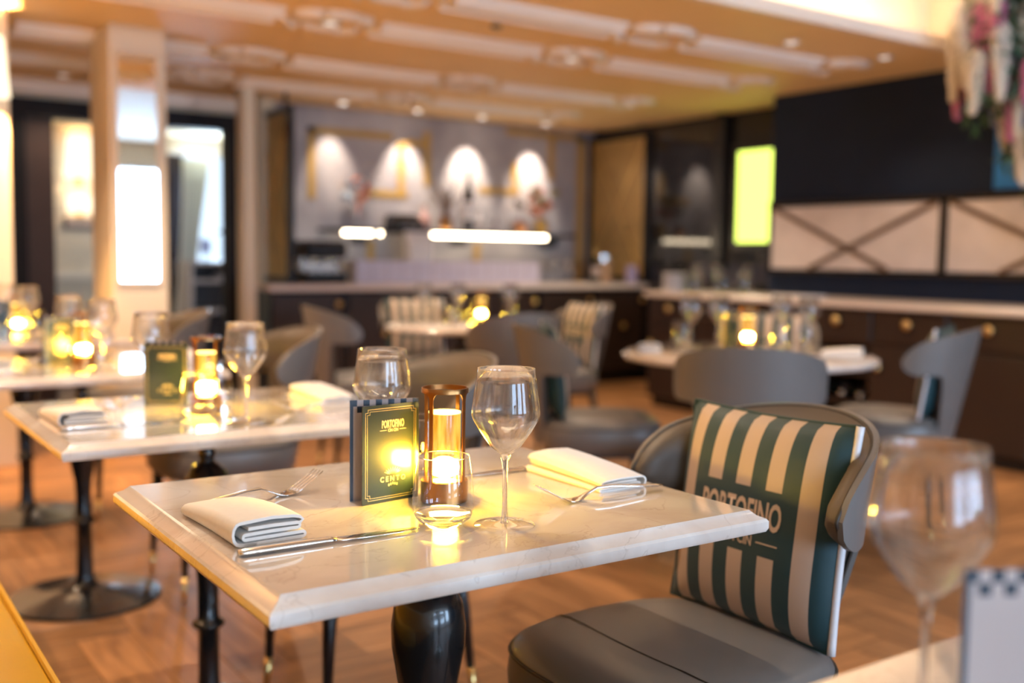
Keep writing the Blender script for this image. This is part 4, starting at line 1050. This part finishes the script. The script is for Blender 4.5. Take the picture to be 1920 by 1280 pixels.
# ------------------------------------------------------------------ hanging flowers
for fx, fy, l_ in ((4.6, 2.6, 'left of the hanging flowers'), (5.6, 2.3, 'in front of the hanging flowers')): downlight(fx, fy, 2.85, 'added unseen downlight in the raised ceiling ' + l_, 70, 100)  # extra lights out of view, added to brighten the flowers
hf = thing('hanging_flowers', 'cascade of white, pink and purple hanging flowers at the upper right', 'flowers', (5.52, 3.30, 2.84))
obj('moss_ball', B().ball((0, 0, -.16), .18, 16, 10).tube([(0, 0, -.02), (0, 0, .01)], .01, 6), mat('moss', (.02, .03, .012), .9), hf)
FC = [((.80, .68, .52), 'cream'), ((.66, .20, .36), 'pink'), ((.80, .72, .62), 'white'), ((.30, .34, .62), 'violet'), ((.66, .56, .30), 'straw')]
fm = [mat('raceme_' + n, c, .7) for c, n in FC]
def raceme_me(seed, L, r):
    rr = random.Random(seed); b = B()
    b.tube([(0, 0, 0), (0, 0, -L)], .004, 5)
    n = int(L * 760)
    for i in range(n):
        f = i / n; rad = r * (1 - .75 * f ** 1.6) * (.55 + .45 * min(1, f * 8)); a = i * 2.4 + rr.uniform(-.3, .3)
        c = Vector((rad * cos(a) * rr.uniform(.5, 1), rad * sin(a) * rr.uniform(.5, 1), -f * L)); d_ = Vector((cos(a), sin(a), -.5)).normalized(); t_ = d_.cross(Vector((0, 0, 1))).normalized() * .016; u_ = d_.cross(t_).normalized() * .018
        b.add([c - t_, c + u_, c + t_ + d_ * .006, c - u_, c + d_ * .012], [(0, 1, 4), (1, 2, 4), (2, 3, 4), (3, 0, 4)])
    return b.me('flower_spike')
RM = [raceme_me(i, l, r) for i, (l, r) in enumerate(((.40, .062), (.50, .070), (.33, .060), (.56, .062)))]
lf = B()
for i in range(9):
    a = i * 2.4; l = .07 + .03 * (i % 3); d_ = Vector((cos(a), sin(a), -.7)).normalized(); t_ = d_.cross(Vector((0, 0, 1))).normalized() * .016; o_ = Vector((0, 0, -.02 * i))
    lf.tube([o_, o_ + d_ * .02], .002, 4); lf.add([o_, o_ + d_ * l * .5 + t_, o_ + d_ * l, o_ + d_ * l * .5 - t_ ], [(0, 1, 2, 3)])
LM = lf.me('leaf_spray'); M_leaf = mat('leaf_green', (.04, .085, .025), .6); M_leaf2 = mat('leaf_teal', (.12, .24, .17), .6)
RR_ = random.Random(21)
SPIKES = []
def spike(x, y, z, mi, c, s_=1.0, rz=0): obj('flower_spike', RM[mi], fm[c], hf, (x, y, z), (RR_.uniform(-.08, .08), RR_.uniform(-.08, .08), rz)).scale = (s_, s_, s_)
# local axes: image-right is about (+.82,-.57), towards camera (-.57,-.82)
def loc(rt, fw, z): return (.825 * rt - .565 * fw, -.565 * rt - .825 * fw, z)
for i in range(70):
    rt = RR_.uniform(-.22, .50); fw = RR_.uniform(-.2, .22); top = -.02 - RR_.uniform(0, .42) - max(0, rt + .06) * RR_.uniform(.3, 2.2)
    spike(*loc(rt, fw, top), RR_.randrange(4), RR_.choice((0, 0, 0, 2, 2, 2, 1, 1, 1, 3)), RR_.uniform(.75, 1.0), RR_.uniform(0, 6))
for i in range(34):
    rt = RR_.uniform(.0, .34); z = -.45 - RR_.uniform(.0, 1.0) * (.35 + rt * 2.2)
    spike(*loc(rt, RR_.uniform(-.1, .22), max(z, -.95)), RR_.choice((0, 2)), RR_.choice((0, 0, 2, 2, 4, 3, 1)), RR_.uniform(.6, .85), RR_.uniform(0, 6))
spike(*loc(-.19, .1, -.55), 2, 0, 1.0); spike(*loc(-.10, .16, -.42), 0, 2, 1.0)
for i in range(190):
    rt = RR_.uniform(-.18, .50); z = -.05 - RR_.uniform(0, .75) - max(0, rt) * 1.6
    o = obj('leaf_spray', LM, M_leaf if i % 3 else M_leaf2, hf, loc(rt, RR_.uniform(-.15, .2), z), (RR_.uniform(-.5, .5), RR_.uniform(-.5, .5), RR_.uniform(0, 6)))
obj('hanging_cord', B().tube([(0, 0, 0), (0, 0, .01)], .006, 6), M_black, hf)

# ------------------------------------------------------------------ the furniture was laid out in units 1/0.92 of a metre from the eye point; bring it to metres
KS = .92
for o in list(COL.objects):
    if o.parent is None and o.name.split('.')[0] in ('cafe_table', 'round_table', 'tub_chair', 'striped_cushion', 'banquette', 'menu_card', 'table_lantern', 'tumbler', 'wine_glass', 'napkin', 'fork', 'table_knife') and o.location.z < .88:
        o.location = (o.location.x * KS, o.location.y * KS, 1.15 + (o.location.z - 1.15) * KS); o.scale = [v * KS for v in o.scale]
